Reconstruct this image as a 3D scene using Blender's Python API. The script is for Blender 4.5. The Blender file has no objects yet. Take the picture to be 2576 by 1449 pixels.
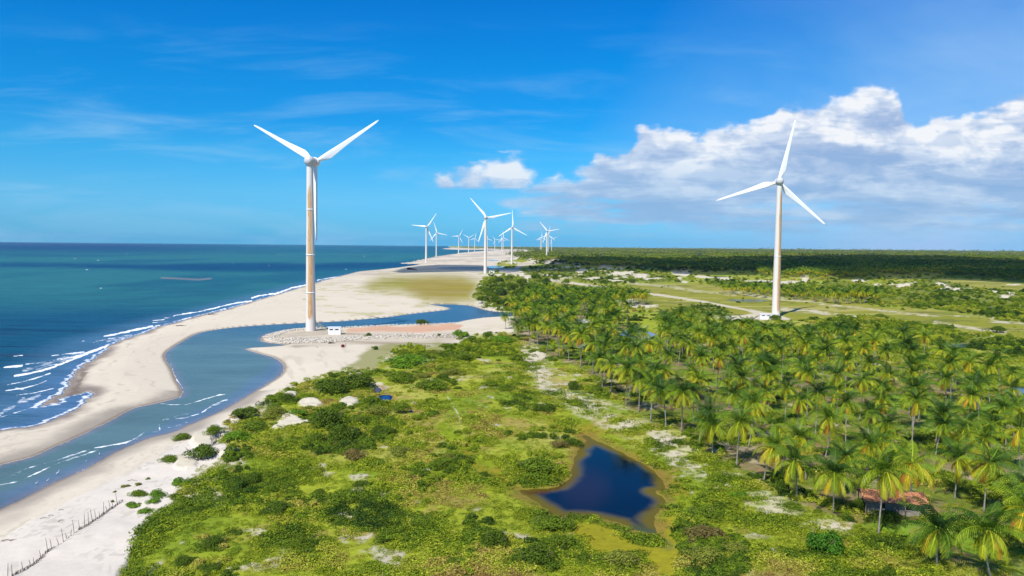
import bpy, math, random
import numpy as np
from mathutils import Matrix, Vector
SC = bpy.context.scene
COL = SC.collection
R = math.radians
# ------------------------------------------------------------------ camera
FPX = 1909.0                      # focal length in units of the 2576 px wide photograph
CU, CV = 1288.0, 724.5
CAMZ = 42.0
PITCH = math.atan(109.5 / FPX)
ROLL = 0.0089
FWD = Vector((0, math.cos(PITCH), -math.sin(PITCH)))
UP0 = Vector((0, math.sin(PITCH), math.cos(PITCH)))
RIGHT0 = Vector((1, 0, 0))
RIGHT = RIGHT0 * math.cos(ROLL) + UP0 * math.sin(ROLL)
UPV = UP0 * math.cos(ROLL) - RIGHT0 * math.sin(ROLL)
cam = bpy.data.cameras.new('camera')
cam.lens = 36.0 * FPX / 2576.0
cam.clip_start = 1.0
cam.clip_end = 60000.0
camo = bpy.data.objects.new('camera', cam)
COL.objects.link(camo)
M = Matrix((RIGHT, UPV, -FWD)).transposed().to_4x4()
M.translation = Vector((0, 0, CAMZ))
camo.matrix_world = M
SC.camera = camo
SC.view_settings.view_transform = 'Standard'
SC.view_settings.look = 'None'
SC.view_settings.exposure = 0.35
EXPO = 2 ** 0.35
ALB = 0.70                        # base colours below are written for exposure 0 and scaled by this
SC.view_settings.gamma = 1.0
SC.cycles.max_bounces = 6
SC.cycles.transparent_max_bounces = 8
SC.cycles.volume_bounces = 0
# ------------------------------------------------------------------ sun
SUNV = Vector((-34, -55, 80)).normalized()
sl = bpy.data.lights.new('sun', 'SUN')
sl.energy = 5.0
sl.angle = R(0.5)
sl.color = (1.0, 0.955, 0.88)
so = bpy.data.objects.new('sun', sl)
so.rotation_euler = SUNV.to_track_quat('Z', 'Y').to_euler()
so.location = (0, 0, 400)
COL.objects.link(so)
SUN_EL = math.asin(SUNV.z)
SUN_ROT = math.atan2(SUNV.x, SUNV.y)

# ------------------------------------------------------------------ node helpers
class NT:
    def __init__(s, tree):
        s.t = tree; s.n = tree.nodes; s.l = tree.links
        s.n.clear()
    def new(s, typ, **kw):
        n = s.n.new(typ)
        for k, v in kw.items():
            setattr(n, k, v)
        return n
    def put(s, sock, v):
        if v is None: return
        if isinstance(v, bpy.types.NodeSocket): s.l.new(v, sock)
        else: sock.default_value = v
    def math(s, op, a, b=None, c=None, clamp=False):
        n = s.new('ShaderNodeMath', operation=op, use_clamp=clamp)
        for i, v in enumerate((a, b, c)):
            if v is not None: s.put(n.inputs[i], v)
        return n.outputs[0]
    def vmath(s, op, a, b=None, scale=None):
        n = s.new('ShaderNodeVectorMath', operation=op)
        s.put(n.inputs[0], a)
        if b is not None: s.put(n.inputs[1], b)
        if scale is not None: s.put(n.inputs['Scale'], scale)
        return n.outputs['Value'] if op in ('LENGTH', 'DOT_PRODUCT') else n.outputs[0]
    def mix(s, f, a, b, typ='RGBA', blend='MIX'):
        n = s.new('ShaderNodeMix', data_type=typ)
        if typ == 'RGBA':
            n.blend_type = blend
            ia, ib, o = n.inputs[6], n.inputs[7], n.outputs[2]
        else:
            ia, ib, o = n.inputs[2], n.inputs[3], n.outputs[0]
        n.clamp_factor = True
        s.put(n.inputs[0], f); s.put(ia, a); s.put(ib, b)
        return o
    def ramp(s, f, stops, interp='LINEAR'):
        n = s.new('ShaderNodeValToRGB')
        cr = n.color_ramp; cr.interpolation = interp
        while len(cr.elements) < len(stops): cr.elements.new(0.5)
        for e, (p, c) in zip(cr.elements, stops):
            e.position = p
            e.color = (c, c, c, 1) if isinstance(c, (int, float)) else (*c, 1)
        s.put(n.inputs[0], f)
        return n.outputs[0]
    def noise(s, vec, scale, detail=4, rough=0.55, dim='3D', dist=0.0, lac=2.0):
        n = s.new('ShaderNodeTexNoise', noise_dimensions=dim)
        if vec is not None: s.put(n.inputs['Vector'], vec)
        s.put(n.inputs['Scale'], scale); n.inputs['Detail'].default_value = detail
        n.inputs['Roughness'].default_value = rough; n.inputs['Distortion'].default_value = dist
        n.inputs['Lacunarity'].default_value = lac
        return n.outputs[0]
    def maprange(s, v, a, b, c=0.0, d=1.0, smooth=False):
        n = s.new('ShaderNodeMapRange')
        if smooth: n.interpolation_type = 'SMOOTHSTEP'
        for i, q in enumerate((v, a, b, c, d)): s.put(n.inputs[i], q)
        return n.outputs[0]
    def comb(s, x, y, z=0.0):
        n = s.new('ShaderNodeCombineXYZ')
        for i, q in enumerate((x, y, z)): s.put(n.inputs[i], q)
        return n.outputs[0]
    def sep(s, v):
        n = s.new('ShaderNodeSeparateXYZ'); s.put(n.inputs[0], v)
        return n.outputs
    def attr(s, name, typ='GEOMETRY'):
        n = s.new('ShaderNodeAttribute', attribute_name=name, attribute_type=typ)
        return n.outputs
    def bump(s, h, strength, dist=1.0):
        n = s.new('ShaderNodeBump'); n.inputs['Strength'].default_value = strength
        n.inputs['Distance'].default_value = dist
        s.put(n.inputs['Height'], h)
        return n.outputs[0]
def mat(name):
    m = bpy.data.materials.new(name); m.use_nodes = True
    return m, NT(m.node_tree)
def simple(name, col, rough=0.7, spec=0.3, var=0.12, vs=2.0, bump=0.0, metal=0.0):
    m, t = mat(name)
    tc = t.new('ShaderNodeTexCoord').outputs['Object']
    n = t.noise(tc, vs, 5, 0.6)
    f = t.maprange(n, 0.3, 0.7, 1 - var, 1 + var)
    c = t.vmath('SCALE', (col[0] * ALB, col[1] * ALB, col[2] * ALB), scale=f)
    b = t.new('ShaderNodeBsdfPrincipled')
    t.put(b.inputs['Base Color'], c)
    b.inputs['Roughness'].default_value = rough
    b.inputs['Specular IOR Level'].default_value = spec
    b.inputs['Metallic'].default_value = metal
    if bump: t.put(b.inputs['Normal'], t.bump(n, bump, 0.1))
    o = t.new('ShaderNodeOutputMaterial'); t.l.new(b.outputs[0], o.inputs[0])
    return m

# ------------------------------------------------------------------ projection helpers
cr_, sr_ = math.cos(ROLL), math.sin(ROLL)
cp_, sp_ = math.cos(PITCH), math.sin(PITCH)
def ray(u, v):
    x = (np.asarray(u, float) - CU) / FPX; y = (CV - np.asarray(v, float)) / FPX
    X = x * cr_ - y * sr_; Y = x * sr_ + y * cr_
    return X, cp_ + Y * sp_, -sp_ + Y * cp_
def P(u, v, z=0.0):
    dx, dy, dz = ray(u, v)
    t = (z - CAMZ) / dz
    return dx * t, dy * t
def proj(x, y, z=0.0):
    z = z - CAMZ
    yc = y * cp_ - z * sp_; Yc = y * sp_ + z * cp_
    yc = np.maximum(yc, 1e-3)
    X, Y = x / yc, Yc / yc
    a = X * cr_ + Y * sr_; b = -X * sr_ + Y * cr_
    return CU + a * FPX, CV - b * FPX

# ------------------------------------------------------------------ sky
def build_world():
    w = bpy.data.worlds.new('World'); SC.world = w; w.use_nodes = True
    t = NT(w.node_tree)
    d = t.new('ShaderNodeTexCoord').outputs['Generated']
    X, Y, Z = t.sep(d)
    zc = t.math('MAXIMUM', Z, 0.004)
    sky = t.new('ShaderNodeTexSky', sky_type='NISHITA')
    sky.sun_disc = False
    sky.sun_elevation = SUN_EL; sky.sun_rotation = SUN_ROT
    sky.altitude = 0; sky.air_density = 1.0; sky.dust_density = 0.3; sky.ozone_density = 3.0
    t.put(sky.inputs[0], t.comb(X, Y, zc))
    hs = t.new('ShaderNodeHueSaturation'); hs.inputs['Saturation'].default_value = 1.3
    hs.inputs['Value'].default_value = 1.0
    t.put(hs.inputs['Color'], sky.outputs[0])
    # deep polarised blue of the clear sky: more blue/cyan with height
    tint = t.ramp(t.maprange(Z, 0.0, 0.5), [(0.006, (0.109, 0.832, 2.1)), (0.044, (0.238, 0.887, 1.863)), (0.124, (0.33, 0.99, 1.63)), (0.223, (0.22, 1.08, 1.60)), (0.31, (0.10, 1.04, 1.60)), (0.447, (0.05, 1.11, 1.66)), (0.573, (0.04, 1.09, 1.73)), (1.0, (0.12, 1.0, 1.7))])
    base = t.mix(1.0, hs.outputs[0], tint, blend='MULTIPLY')
    # clouds, laid out by azimuth (U) and elevation (V) of the sky direction
    ya = t.math('MAXIMUM', t.math('ABSOLUTE', Y), 0.12)
    U = t.math('DIVIDE', X, ya); V = t.math('DIVIDE', zc, ya)
    uv = t.comb(U, V, 0.0)
    def fcurve(pts):
        n = t.new('ShaderNodeFloatCurve'); c = n.mapping.curves[0]
        pts = [((a + 1.0) / 2.0, b * 3.0) for a, b in pts]
        pts = [(0.0, pts[0][1])] + pts + [(1.0, pts[-1][1])]
        while len(c.points) < len(pts): c.points.new(0.5, 0.5)
        for p, (a, b) in zip(c.points, pts): p.location = (a, b); p.handle_type = 'AUTO_CLAMPED'
        n.mapping.update()
        t.put(n.inputs['Value'], t.maprange(U, -1.0, 1.0))
        return t.math('DIVIDE', n.outputs[0], 3.0)
    def px(u, v):
        a, b, c = ray(u, v); return float(a / b), float(c / b)
    top = [(1040, 640), (1285, 600), (1300, 500), (1335, 462), (1380, 436), (1450, 428), (1500, 402), (1560, 390), (1625, 325), (1690, 312), (1760, 330), (1840, 310), (1920, 300), (1985, 272), (2090, 250), (2180, 224), (2240, 222), (2280, 275), (2340, 300), (2420, 285), (2480, 262), (2540, 240), (2640, 215), (2900, 180), (3200, 260)]
    Vt = fcurve([px(a, b) for a, b in top])
    def field(vec, det=7):
        n1 = t.noise(t.vmath('MULTIPLY', vec, (1.0, 1.9, 1.0)), 10.5, det, 0.57, dist=0.25)
        n2 = t.noise(t.vmath('MULTIPLY', vec, (1.0, 1.6, 1.0)), 17.0, 3, 0.5)
        bl = t.math('SUBTRACT', 1.0, t.math('ABSOLUTE', t.math('MULTIPLY_ADD', n2, 4.0, -2.0)))
        return t.math('ADD', t.math('MULTIPLY', n1, 0.78), t.math('MULTIPLY', bl, 0.16))
    f0 = field(uv)
    f1 = field(t.vmath('ADD', uv, (-0.010, 0.020, 0.0)), 5)
    # main bank
    edge = t.math('SUBTRACT', t.math('ADD', Vt, t.math('MULTIPLY', t.math('SUBTRACT', f0, 0.5), 0.11)), V)
    m_top = t.maprange(edge, -0.003, 0.013, smooth=True)
    st = t.noise(t.vmath('MULTIPLY', uv, (1.3, 13.0, 1.0)), 5.0, 6, 0.55, dist=0.15)
    Vn = t.maprange(V, -0.02, 0.13)
    dens = t.math('ADD', t.math('MULTIPLY', Vn, 0.60), t.math('MULTIPLY', st, 1.05))
    dens = t.math('ADD', dens, t.math('MULTIPLY', t.math('SUBTRACT', f0, 0.5), 0.5))
    m_low = t.maprange(dens, 0.53, 0.82, smooth=True)
    m_main = t.math('MULTIPLY', m_top, m_low)
    m_main = t.math('MULTIPLY', m_main, t.maprange(V, 0.006, 0.03))
    m_main = t.math('MULTIPLY', m_main, t.maprange(t.math('ADD', U, t.math('MULTIPLY', t.math('SUBTRACT', st, 0.5), 0.25)), px(1270, 500)[0], px(1420, 500)[0], smooth=True))
    # small cumulus left of the bank
    def blob(u, v, ru, rv, k=0.085):
        a, b = px(u, v); ru /= FPX; rv /= FPX
        e = t.math('SQRT', t.math('ADD', t.math('POWER', t.math('DIVIDE', t.math('SUBTRACT', U, a), ru), 2.0), t.math('POWER', t.math('DIVIDE', t.math('SUBTRACT', V, b), rv), 2.0)))
        return t.maprange(t.math('ADD', t.math('SUBTRACT', 1.0, e), t.math('MULTIPLY', t.math('SUBTRACT', f0, 0.5), 3.4)), 0.0, 0.75, smooth=True)
    flat = t.maprange(V, px(1200, 480)[1], px(1200, 468)[1], smooth=True)
    small = t.math('MULTIPLY', t.math('MAXIMUM', blob(1275, 440, 92, 60), t.math('MAXIMUM', blob(1185, 452, 84, 50), blob(1120, 462, 56, 32))), flat)
    puffs = None
    for q in ((1300, 512, 60, 16), (1420, 478, 70, 26), (1450, 526, 80, 14), (1330, 534, 26, 9), (1500, 528, 30, 12), (2450, 538, 60, 14), (2180, 545, 130, 12), (1610, 560, 60, 8)):
        bq = t.math('MULTIPLY', blob(*q), 0.75)
        puffs = bq if puffs is None else t.math('MAXIMUM', puffs, bq)
    alpha = t.math('MAXIMUM', t.math('MAXIMUM', m_main, small), puffs)
    # relief lit from the upper left, flat grey-blue undersides
    em = t.math('SUBTRACT', f0, f1)
    lit = t.maprange(em, -0.07, 0.10)
    rim = t.maprange(edge, 0.0, 0.06, 1.0, 0.0)
    lay_ = t.noise(t.vmath('MULTIPLY', uv, (1.2, 6.5, 1.0)), 5.0, 6, 0.6, dist=0.3)
    layb = t.maprange(lay_, 0.41, 0.59)
    w_lit = t.maprange(V, 0.06, 0.15, 0.25, 1.0)
    bright = t.math('ADD', t.math('MULTIPLY', t.math('MULTIPLY', lit, 0.60), w_lit), t.math('MULTIPLY', rim, 0.26))
    bright = t.math('ADD', bright, t.math('MULTIPLY', layb, 0.52))
    bright = t.math('ADD', bright, t.math('MULTIPLY', small, t.maprange(V, px(1200, 478)[1], px(1200, 430)[1], -0.2, 0.35)))
    ccol = t.ramp(bright, [(0.0, (0.30, 0.45, 0.72)), (0.3, (0.42, 0.54, 0.77)), (0.6, (0.60, 0.70, 0.87)), (0.85, (0.80, 0.85, 0.94)), (1.0, (0.93, 0.95, 0.98))])
    # haze lowers contrast of clouds near the horizon
    hz = t.maprange(V, 0.0, 0.14, 0.55, 0.0)
    ccol = t.mix(hz, ccol, (0.22, 0.53, 0.84, 1))
    # thin cirrus
    ci = t.noise(t.vmath('MULTIPLY', uv, (1.0, 7.0, 1.0)), 3.2, 6, 0.6, dist=0.5)
    cim = t.maprange(ci, 0.46, 0.76, 0.0, 0.50, smooth=True)
    ci2 = t.noise(t.vmath('MULTIPLY', uv, (1.0, 2.0, 1.0)), 3.0, 5, 0.55, dist=0.4)
    upr = t.math('MULTIPLY', t.maprange(t.math('SUBTRACT', U, t.math('MULTIPLY', V, 0.6)), 0.0, 0.40), t.maprange(V, 0.36, 0.15, 0.35, 1.0))
    cim2 = t.math('MULTIPLY', upr, t.maprange(ci2, 0.30, 0.66, 0.35, 1.0))
    cim = t.math('MULTIPLY', cim, t.maprange(V, 0.30, 0.14))
    SKS = 0.085 / EXPO
    base = t.vmath('SCALE', base, scale=SKS)
    dv_ = lambda *q: (*[a_ / EXPO for a_ in q], 1)
    c = t.mix(cim, base, dv_(0.33, 0.62, 0.90))
    c = t.mix(t.math('MULTIPLY', cim2, 0.85), c, dv_(0.42, 0.62, 0.92))
    ccol = t.vmath('SCALE', ccol, scale=1 / EXPO)
    c = t.mix(t.math('MULTIPLY', alpha, 0.96), c, ccol)
    bg = t.new('ShaderNodeBackground'); t.put(bg.inputs[0], c)
    bg.inputs[1].default_value = 1.0
    o = t.new('ShaderNodeOutputWorld'); t.l.new(bg.outputs[0], o.inputs[0])
    w.cycles.sampling_method = 'MANUAL'; w.cycles.sample_map_resolution = 512
build_world()

# ------------------------------------------------------------------ numpy helpers
rng = np.random.default_rng(7)
def hash2(xi, yi, seed):
    with np.errstate(over='ignore'):
        h = (xi.astype(np.int64) * 374761393 + yi.astype(np.int64) * 668265263 + seed * 982451653) & 0xffffffff
        h = ((h ^ (h >> 13)) * 1274126177) & 0xffffffff
        h = h ^ (h >> 16)
    return (h & 0xffffff).astype(np.float32) / float(0xffffff)
def vnoise(x, y, seed=0):
    xi = np.floor(x); yi = np.floor(y)
    fx = (x - xi).astype(np.float32); fy = (y - yi).astype(np.float32)
    fx = fx * fx * (3 - 2 * fx); fy = fy * fy * (3 - 2 * fy)
    a = hash2(xi, yi, seed); b = hash2(xi + 1, yi, seed); c = hash2(xi, yi + 1, seed); d = hash2(xi + 1, yi + 1, seed)
    return (a * (1 - fx) + b * fx) * (1 - fy) + (c * (1 - fx) + d * fx) * fy
def fbm(x, y, seed=0, octv=4):
    s = 0; a = 0.5; tot = 0
    for i in range(octv):
        s = s + a * vnoise(x, y, seed + i * 17); tot += a
        x = x * 2.03 + 11.3; y = y * 2.01 - 7.7; a *= 0.5
    return s / tot            # about 0.2..0.8
def sst(a, b, x):
    t = np.clip((x - a) / (b - a), 0, 1)
    return t * t * (3 - 2 * t)
def chaikin(p, n=1):
    p = [tuple(q) for q in p]
    for _ in range(n):
        o = []
        for i in range(len(p)):
            a, b = p[i], p[(i + 1) % len(p)]
            o += [(a[0] * .75 + b[0] * .25, a[1] * .75 + b[1] * .25), (a[0] * .25 + b[0] * .75, a[1] * .25 + b[1] * .75)]
        p = o
    return p
def sdf(poly, x, y, cap=1e9):
    """signed distance, positive inside; points farther than cap from the bounding box get -cap"""
    poly = np.asarray(poly, np.float64)
    out = np.full(x.shape, -cap, np.float32)
    x0, y0 = poly.min(0) - cap; x1, y1 = poly.max(0) + cap
    sel = (x > x0) & (x < x1) & (y > y0) & (y < y1)
    px_, py_ = x[sel], y[sel]
    if px_.size == 0: return out
    d2 = np.full(px_.shape, 1e30); ins = np.zeros(px_.shape, bool)
    n = len(poly)
    for i in range(n):
        ax, ay = poly[i]; bx, by = poly[(i + 1) % n]
        ex, ey = bx - ax, by - ay
        wx, wy = px_ - ax, py_ - ay
        L = ex * ex + ey * ey + 1e-12
        tt = np.clip((wx * ex + wy * ey) / L, 0, 1)
        dx, dy = wx - ex * tt, wy - ey * tt
        np.minimum(d2, dx * dx + dy * dy, out=d2)
        c = (ay > py_) != (by > py_)
        if abs(by - ay) > 1e-12:
            ins ^= c & (px_ < (bx - ax) * (py_ - ay) / (by - ay) + ax)
    d = np.sqrt(d2)
    out[sel] = np.where(ins, d, -d)
    return out
def pline(pts, x, y, cap):
    """distance to a polyline"""
    pts = np.asarray(pts, float); out = np.full(x.shape, cap, np.float32)
    x0, y0 = pts.min(0) - cap; x1, y1 = pts.max(0) + cap
    sel = (x > x0) & (x < x1) & (y > y0) & (y < y1)
    a, b = x[sel], y[sel]
    if a.size == 0: return out
    d2 = np.full(a.shape, cap * cap, float)
    for (ax, ay), (bx, by) in zip(pts[:-1], pts[1:]):
        ex, ey = bx - ax, by - ay; L = ex * ex + ey * ey + 1e-12
        tt = np.clip(((a - ax) * ex + (b - ay) * ey) / L, 0, 1)
        d2 = np.minimum(d2, (a - ax - ex * tt) ** 2 + (b - ay - ey * tt) ** 2)
    out[sel] = np.sqrt(d2)
    return out
def W(poly, z=0.0):
    a = np.asarray(poly, float)
    x, y = P(a[:, 0], a[:, 1], z)
    return np.stack([x, y], 1)

# ------------------------------------------------------------------ outlines measured on the ground (photo px)
SEA = [(-1500, 1500), (-600, 1290), (-200, 1135), (0, 1083), (40, 1079), (77, 1076), (117, 1063), (167, 1043), (187, 1034), (213, 1014), (231, 994), (226, 984), (214, 984), (200, 991), (175, 996), (150, 1004), (128, 1018), (102, 1022), (118, 1008), (140, 998), (163, 985), (170, 970), (176, 955), (190, 937), (215, 916), (240, 900), (267, 880), (281, 867), (320, 850), (350, 843), (400, 822), (450, 810), (500, 795), (566, 780), (633, 759), (700, 740), (767, 720), (815, 705), (859, 694), (902, 683), (959, 678), (999, 673.5), (1040, 668), (1058, 664), (1030, 663.5), (1003, 663), (1025, 660.5), (1042, 658), (1060, 653.5), (1085, 648), (1100, 646.4), (1085, 645.7), (1110, 643.5), (1130, 640.5), (1152, 638), (1145, 637.3), (1192, 633), (1225, 630.5), (1258, 629.4), (1225, 628.8), (1160, 628.6), (1125, 627.5), (1112, 625.7), (1128, 624), (1135, 622.6), (1129, 620.4), (1126, 618.6), (1120, 618.3), (-2600, 585.3), (-3500, 700)]
RIVER = [(-900, 1560), (-200, 1240), (0, 1169), (50, 1158), (87, 1148), (133, 1126), (187, 1103), (250, 1073), (300, 1046), (333, 1028), (383, 1016), (450, 1001), (457, 993), (457, 977), (443, 957), (433, 930), (413, 900), (417, 887), (440, 870), (467, 854), (493, 839), (533, 830), (600, 822), (667, 817), (767, 812), (859, 808), (909, 803), (975, 798), (1025, 790), (1092, 783), (1135, 778), (1125, 773), (1072, 765), (1100, 765.5), (1158, 766), (1192, 770), (1219, 780), (1259, 785), (1302, 786), (1305, 795), (1225, 798), (1175, 805), (1142, 813), (1058, 816), (992, 818), (925, 821), (859, 824.5), (770, 825), (727, 828), (699, 834), (662, 843), (654, 856), (670, 862), (711, 865), (724, 868), (710, 870), (677, 873), (644, 874.5), (617, 877), (617, 879), (650, 889), (693, 900), (717, 920), (707, 944), (683, 960), (650, 980), (617, 1000), (583, 1020), (550, 1038), (483, 1066), (433, 1089), (367, 1104), (317, 1126), (283, 1141), (233, 1173), (187, 1193), (133, 1218), (83, 1243), (33, 1268), (0, 1283), (-200, 1375), (-900, 1700)]
POND = [(1472, 1093), (1492, 1106), (1532, 1119), (1575, 1143), (1632, 1176), (1669, 1203), (1674, 1229), (1655, 1235), (1642, 1233), (1669, 1250), (1682, 1269), (1660, 1283), (1645, 1296), (1642, 1312), (1652, 1332), (1660, 1348), (1640, 1346), (1600, 1334), (1562, 1320), (1542, 1309), (1492, 1299), (1442, 1298), (1409, 1303), (1375, 1283), (1342, 1259), (1309, 1243), (1304, 1231), (1342, 1229), (1392, 1226), (1422, 1213), (1439, 1187), (1445, 1159), (1459, 1123), (1480, 1109), (1464, 1098)]
def ell(u, v, a, b, n=14):
    return [(u + a * math.cos(6.2832 * i / n), v + b * math.sin(6.2832 * i / n)) for i in range(n)]
PONDS = [POND,
         ell(970, 1001, 17, 9), ell(950, 982, 13, 8),
         [(1559, 832), (1600, 828), (1650, 838), (1660, 848), (1640, 857), (1600, 853), (1562, 847)],
         [(1226, 668), (1274, 668.4), (1266, 673), (1240, 676), (1222, 672)], ell(1241, 655, 16, 1.6),
         [(1930, 694), (1970, 690), (2020, 692), (2005, 698), (1960, 701), (1925, 699)], ell(1812, 697, 20, 2.2),
         ell(1880, 756, 52, 3.6), ell(2492, 778, 14, 6), ell(2466, 771, 9, 2.2), ell(2558, 985, 30, 13), ell(2352, 892, 20, 7),
         ell(1465, 868, 18, 6), ell(1035, 1034, 7, 4), ell(2420, 870, 30, 6), ell(2050, 872, 26, 6)]
POND_LABEL = ['dark blue pond with a notched outline in the green meadow', 'small deep blue pool among the dune shrubs', 'small brown pool beside the deep blue dune pool',
              'blue pool behind the front of the palm grove', 'bright blue pool beyond the middle wind turbine', 'thin blue pool on the far sand flat',
              'pale blue pool at the foot of the shaded forest', 'thin pale pool left of the shaded forest pool', 'grey flooded patch on the grass strip',
              'grey pool among the scrub at the right', 'small grey pool left of the scrub pool', 'blue pool behind palms at the right edge',
              'small grey pool among palms at the upper right', 'small pool among the left palms', 'tiny blue pool beside the dune shrubs', 'grey pool behind the back palms', 'grey pool behind the middle palms']
VEG = [(295, 1460), (325, 1400), (350, 1350), (385, 1300), (430, 1262), (455, 1225), (500, 1190), (548, 1168), (590, 1130), (545, 1095), (585, 1045), (648, 1010), (695, 994), (728, 976), (770, 950), (830, 938), (895, 936), (940, 925), (955, 905), (1000, 880), (1060, 872), (1110, 880), (1150, 872), (1170, 850), (1200, 842), (1300, 838), (1312, 800), (1290, 785), (1215, 768), (1195, 750), (1205, 715), (1222, 700), (1200, 690), (1235, 682), (1290, 690), (1300, 676), (1270, 676), (1245, 668), (1265, 658), (1300, 652), (1330, 642), (1345, 637), (1325, 632), (1330, 629), (1262, 627), (1225, 624.5), (1200, 626), (1135, 622.5), (1129, 620.2), (1128, 619), (1400, 621.8), (4500, 649), (4500, 2600), (100, 2600), (240, 1600)]
FOREST = [(1270, 640), (1345, 664), (1450, 672), (1600, 678), (1700, 690), (1900, 690), (1930, 700), (2060, 706), (2117, 703), (2250, 697), (2350, 694), (2470, 701), (2576, 708), (4500, 740), (4500, 649.5), (1400, 622.3), (1160, 620.8), (1150, 622.5), (1220, 626), (1262, 628), (1325, 630), (1345, 634)]
SCRUBP = [[(2085, 703), (2150, 712), (2200, 722), (2350, 700), (2400, 712), (2470, 728), (2500, 728), (2576, 735), (4500, 800), (4500, 900), (2700, 812), (2576, 808), (2510, 806), (2440, 790), (2330, 778), (2215, 768), (2100, 745), (2060, 730)],
          [(1290, 690), (1345, 668), (1470, 678), (1600, 684), (1710, 695), (1720, 712), (1650, 712), (1560, 712), (1520, 716), (1440, 706), (1400, 702), (1360, 712), (1330, 720), (1300, 716)],
          [(1820, 700), (1900, 712), (2040, 716), (2090, 740), (2060, 752), (1960, 745), (1860, 728), (1800, 722), (1760, 708)],
          [(1730, 770), (1790, 766), (1830, 780), (1810, 794), (1750, 802), (1700, 794), (1690, 780)],
          [(2040, 806), (2110, 800), (2250, 806), (2330, 824), (2440, 838), (2560, 862), (4200, 1060), (4200, 1300), (2576, 900), (2400, 868), (2200, 850), (2060, 830)],
          [(1190, 750), (1205, 715), (1222, 700), (1290, 690), (1330, 712), (1390, 720), (1440, 770), (1420, 792), (1330, 794), (1300, 784), (1215, 768)]]
GRASS = [[(1360, 716), (1440, 706), (1520, 716), (1700, 712), (1760, 712), (1860, 730), (1960, 748), (2100, 750), (2215, 770), (2330, 780), (2440, 792), (2520, 808), (2700, 816), (4300, 950), (4300, 1100), (2576, 858), (2440, 834), (2330, 822), (2250, 804), (2110, 798), (2030, 806), (1950, 812), (1850, 812), (1780, 806), (1690, 800), (1600, 770), (1500, 748), (1420, 730)],
         [(2300, 705), (2400, 700), (2576, 712), (4300, 790), (4300, 850), (2576, 735), (2480, 732), (2400, 722), (2330, 715)]]
GROVE = [(1285, 815), (1300, 795), (1340, 775), (1400, 768), (1480, 775), (1560, 812), (1700, 845), (1800, 862), (1950, 878), (2100, 886), (2250, 918), (2400, 956), (2576, 1004), (3500, 1130), (3500, 1900), (2700, 1560), (2495, 1462), (2355, 1410), (2210, 1346), (2097, 1290), (2004, 1258), (1922, 1211), (1853, 1175), (1793, 1145), (1714, 1088), (1637, 1060), (1575, 1024), (1515, 978), (1459, 928), (1407, 902), (1352, 872), (1302, 848)]
OLIVE = [(960, 692), (1010, 687), (1080, 686), (1160, 687), (1205, 700), (1212, 722), (1194, 748), (1205, 764), (1130, 767), (1070, 760), (1040, 748), (1000, 740), (935, 738), (905, 722), (925, 704)]
MUD = [(1425, 1306), (1438, 1336), (1470, 1372), (1500, 1392), (1560, 1396), (1608, 1389), (1625, 1420), (1640, 1470), (1700, 1470), (1712, 1400), (1716, 1359), (1700, 1340), (1716, 1290), (1680, 1284), (1640, 1299), (1630, 1330), (1665, 1360), (1640, 1366), (1600, 1356), (1555, 1335), (1540, 1312), (1490, 1302)]
REDPAD = [(878, 824), (930, 821), (1060, 816.6), (1142, 813.5), (1172, 818), (1150, 832), (1080, 836), (1000, 837), (930, 837), (880, 836), (858, 832)]
ROADPAD = [(1880, 776), (1900, 789), (1862, 794), (1800, 797), (1786, 803), (1850, 807), (1930, 808), (1985, 806), (1990, 799), (1962, 792), (1948, 789), (1922, 786)]
MEADOW = [(1285, 1230), (1250, 1190), (1200, 1165), (1140, 1120), (1118, 1085), (1140, 1072), (1165, 1100), (1200, 1135), (1240, 1160), (1280, 1185), (1330, 1210), (1400, 1212), (1432, 1180), (1440, 1130), (1455, 1085), (1440, 1055), (1420, 1030), (1470, 1034), (1520, 1062), (1550, 1090), (1610, 1130), (1680, 1180), (1740, 1225), (1800, 1260), (1760, 1290), (1722, 1290), (1700, 1340), (1660, 1300), (1600, 1350), (1430, 1320), (1380, 1300)]
DUNES = [(1465, 683, 16, 5), (1561, 690, 30, 6), (1613, 696, 22, 6), (1648, 703, 30, 2), (1715, 691, 22, 4), (1709, 701, 8, 4), (1721, 710, 9, 3), (1773, 697, 20, 3), (1825, 704, 22, 4), (1502, 702, 16, 2), (1550, 707, 22, 2), (1558, 678, 8, 2), (1519, 684, 9, 2), (1481, 648, 7, 2), (1515, 649, 12, 2), (1590, 653, 10, 1.5), (1627, 646, 7, 1.5), (2163, 706, 18, 3.4), (2207, 718, 10, 4), (2270, 721, 18, 5), (2245, 718, 8, 3), (2300, 714, 12, 3), (2366, 717, 14, 5), (2385, 724, 12, 3), (2393, 731, 30, 3.4), (2440, 728, 44, 1.5), (2530, 750, 14, 4), (2543, 741, 12, 4), (2550, 716, 18, 1.5), (1917, 708, 45, 3), (1984, 711, 32, 4), (2024, 705, 12, 4), (1817, 698, 30, 3), (1764, 695, 20, 2), (1724, 693, 12, 2), (2500, 736, 10, 2),
         (733, 1000, 15, 8), (782, 1016, 24, 11), (733, 1058, 34, 17), (508, 1104, 26, 16), (552, 1078, 24, 13), (590, 1056, 16, 8), (469, 1160, 32, 17), (570, 1138, 30, 10), (879, 1012, 20, 15), (953, 966, 22, 8), (700, 1078, 20, 8), (1055, 913, 20, 6), (1350, 893, 20, 8), (1310, 692, 10, 8), (1328, 702, 10, 8), (1240, 692, 40, 3), (1225, 745, 10, 3), (1208, 722, 8, 2), (1215, 762, 20, 5), (1380, 664, 10, 3), (1395, 660, 12, 3), (1352, 655, 12, 2), (1290, 661, 18, 2.5), (1270, 787, 30, 3), (1600, 770, 50, 5), (1560, 760, 40, 5)]
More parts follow.
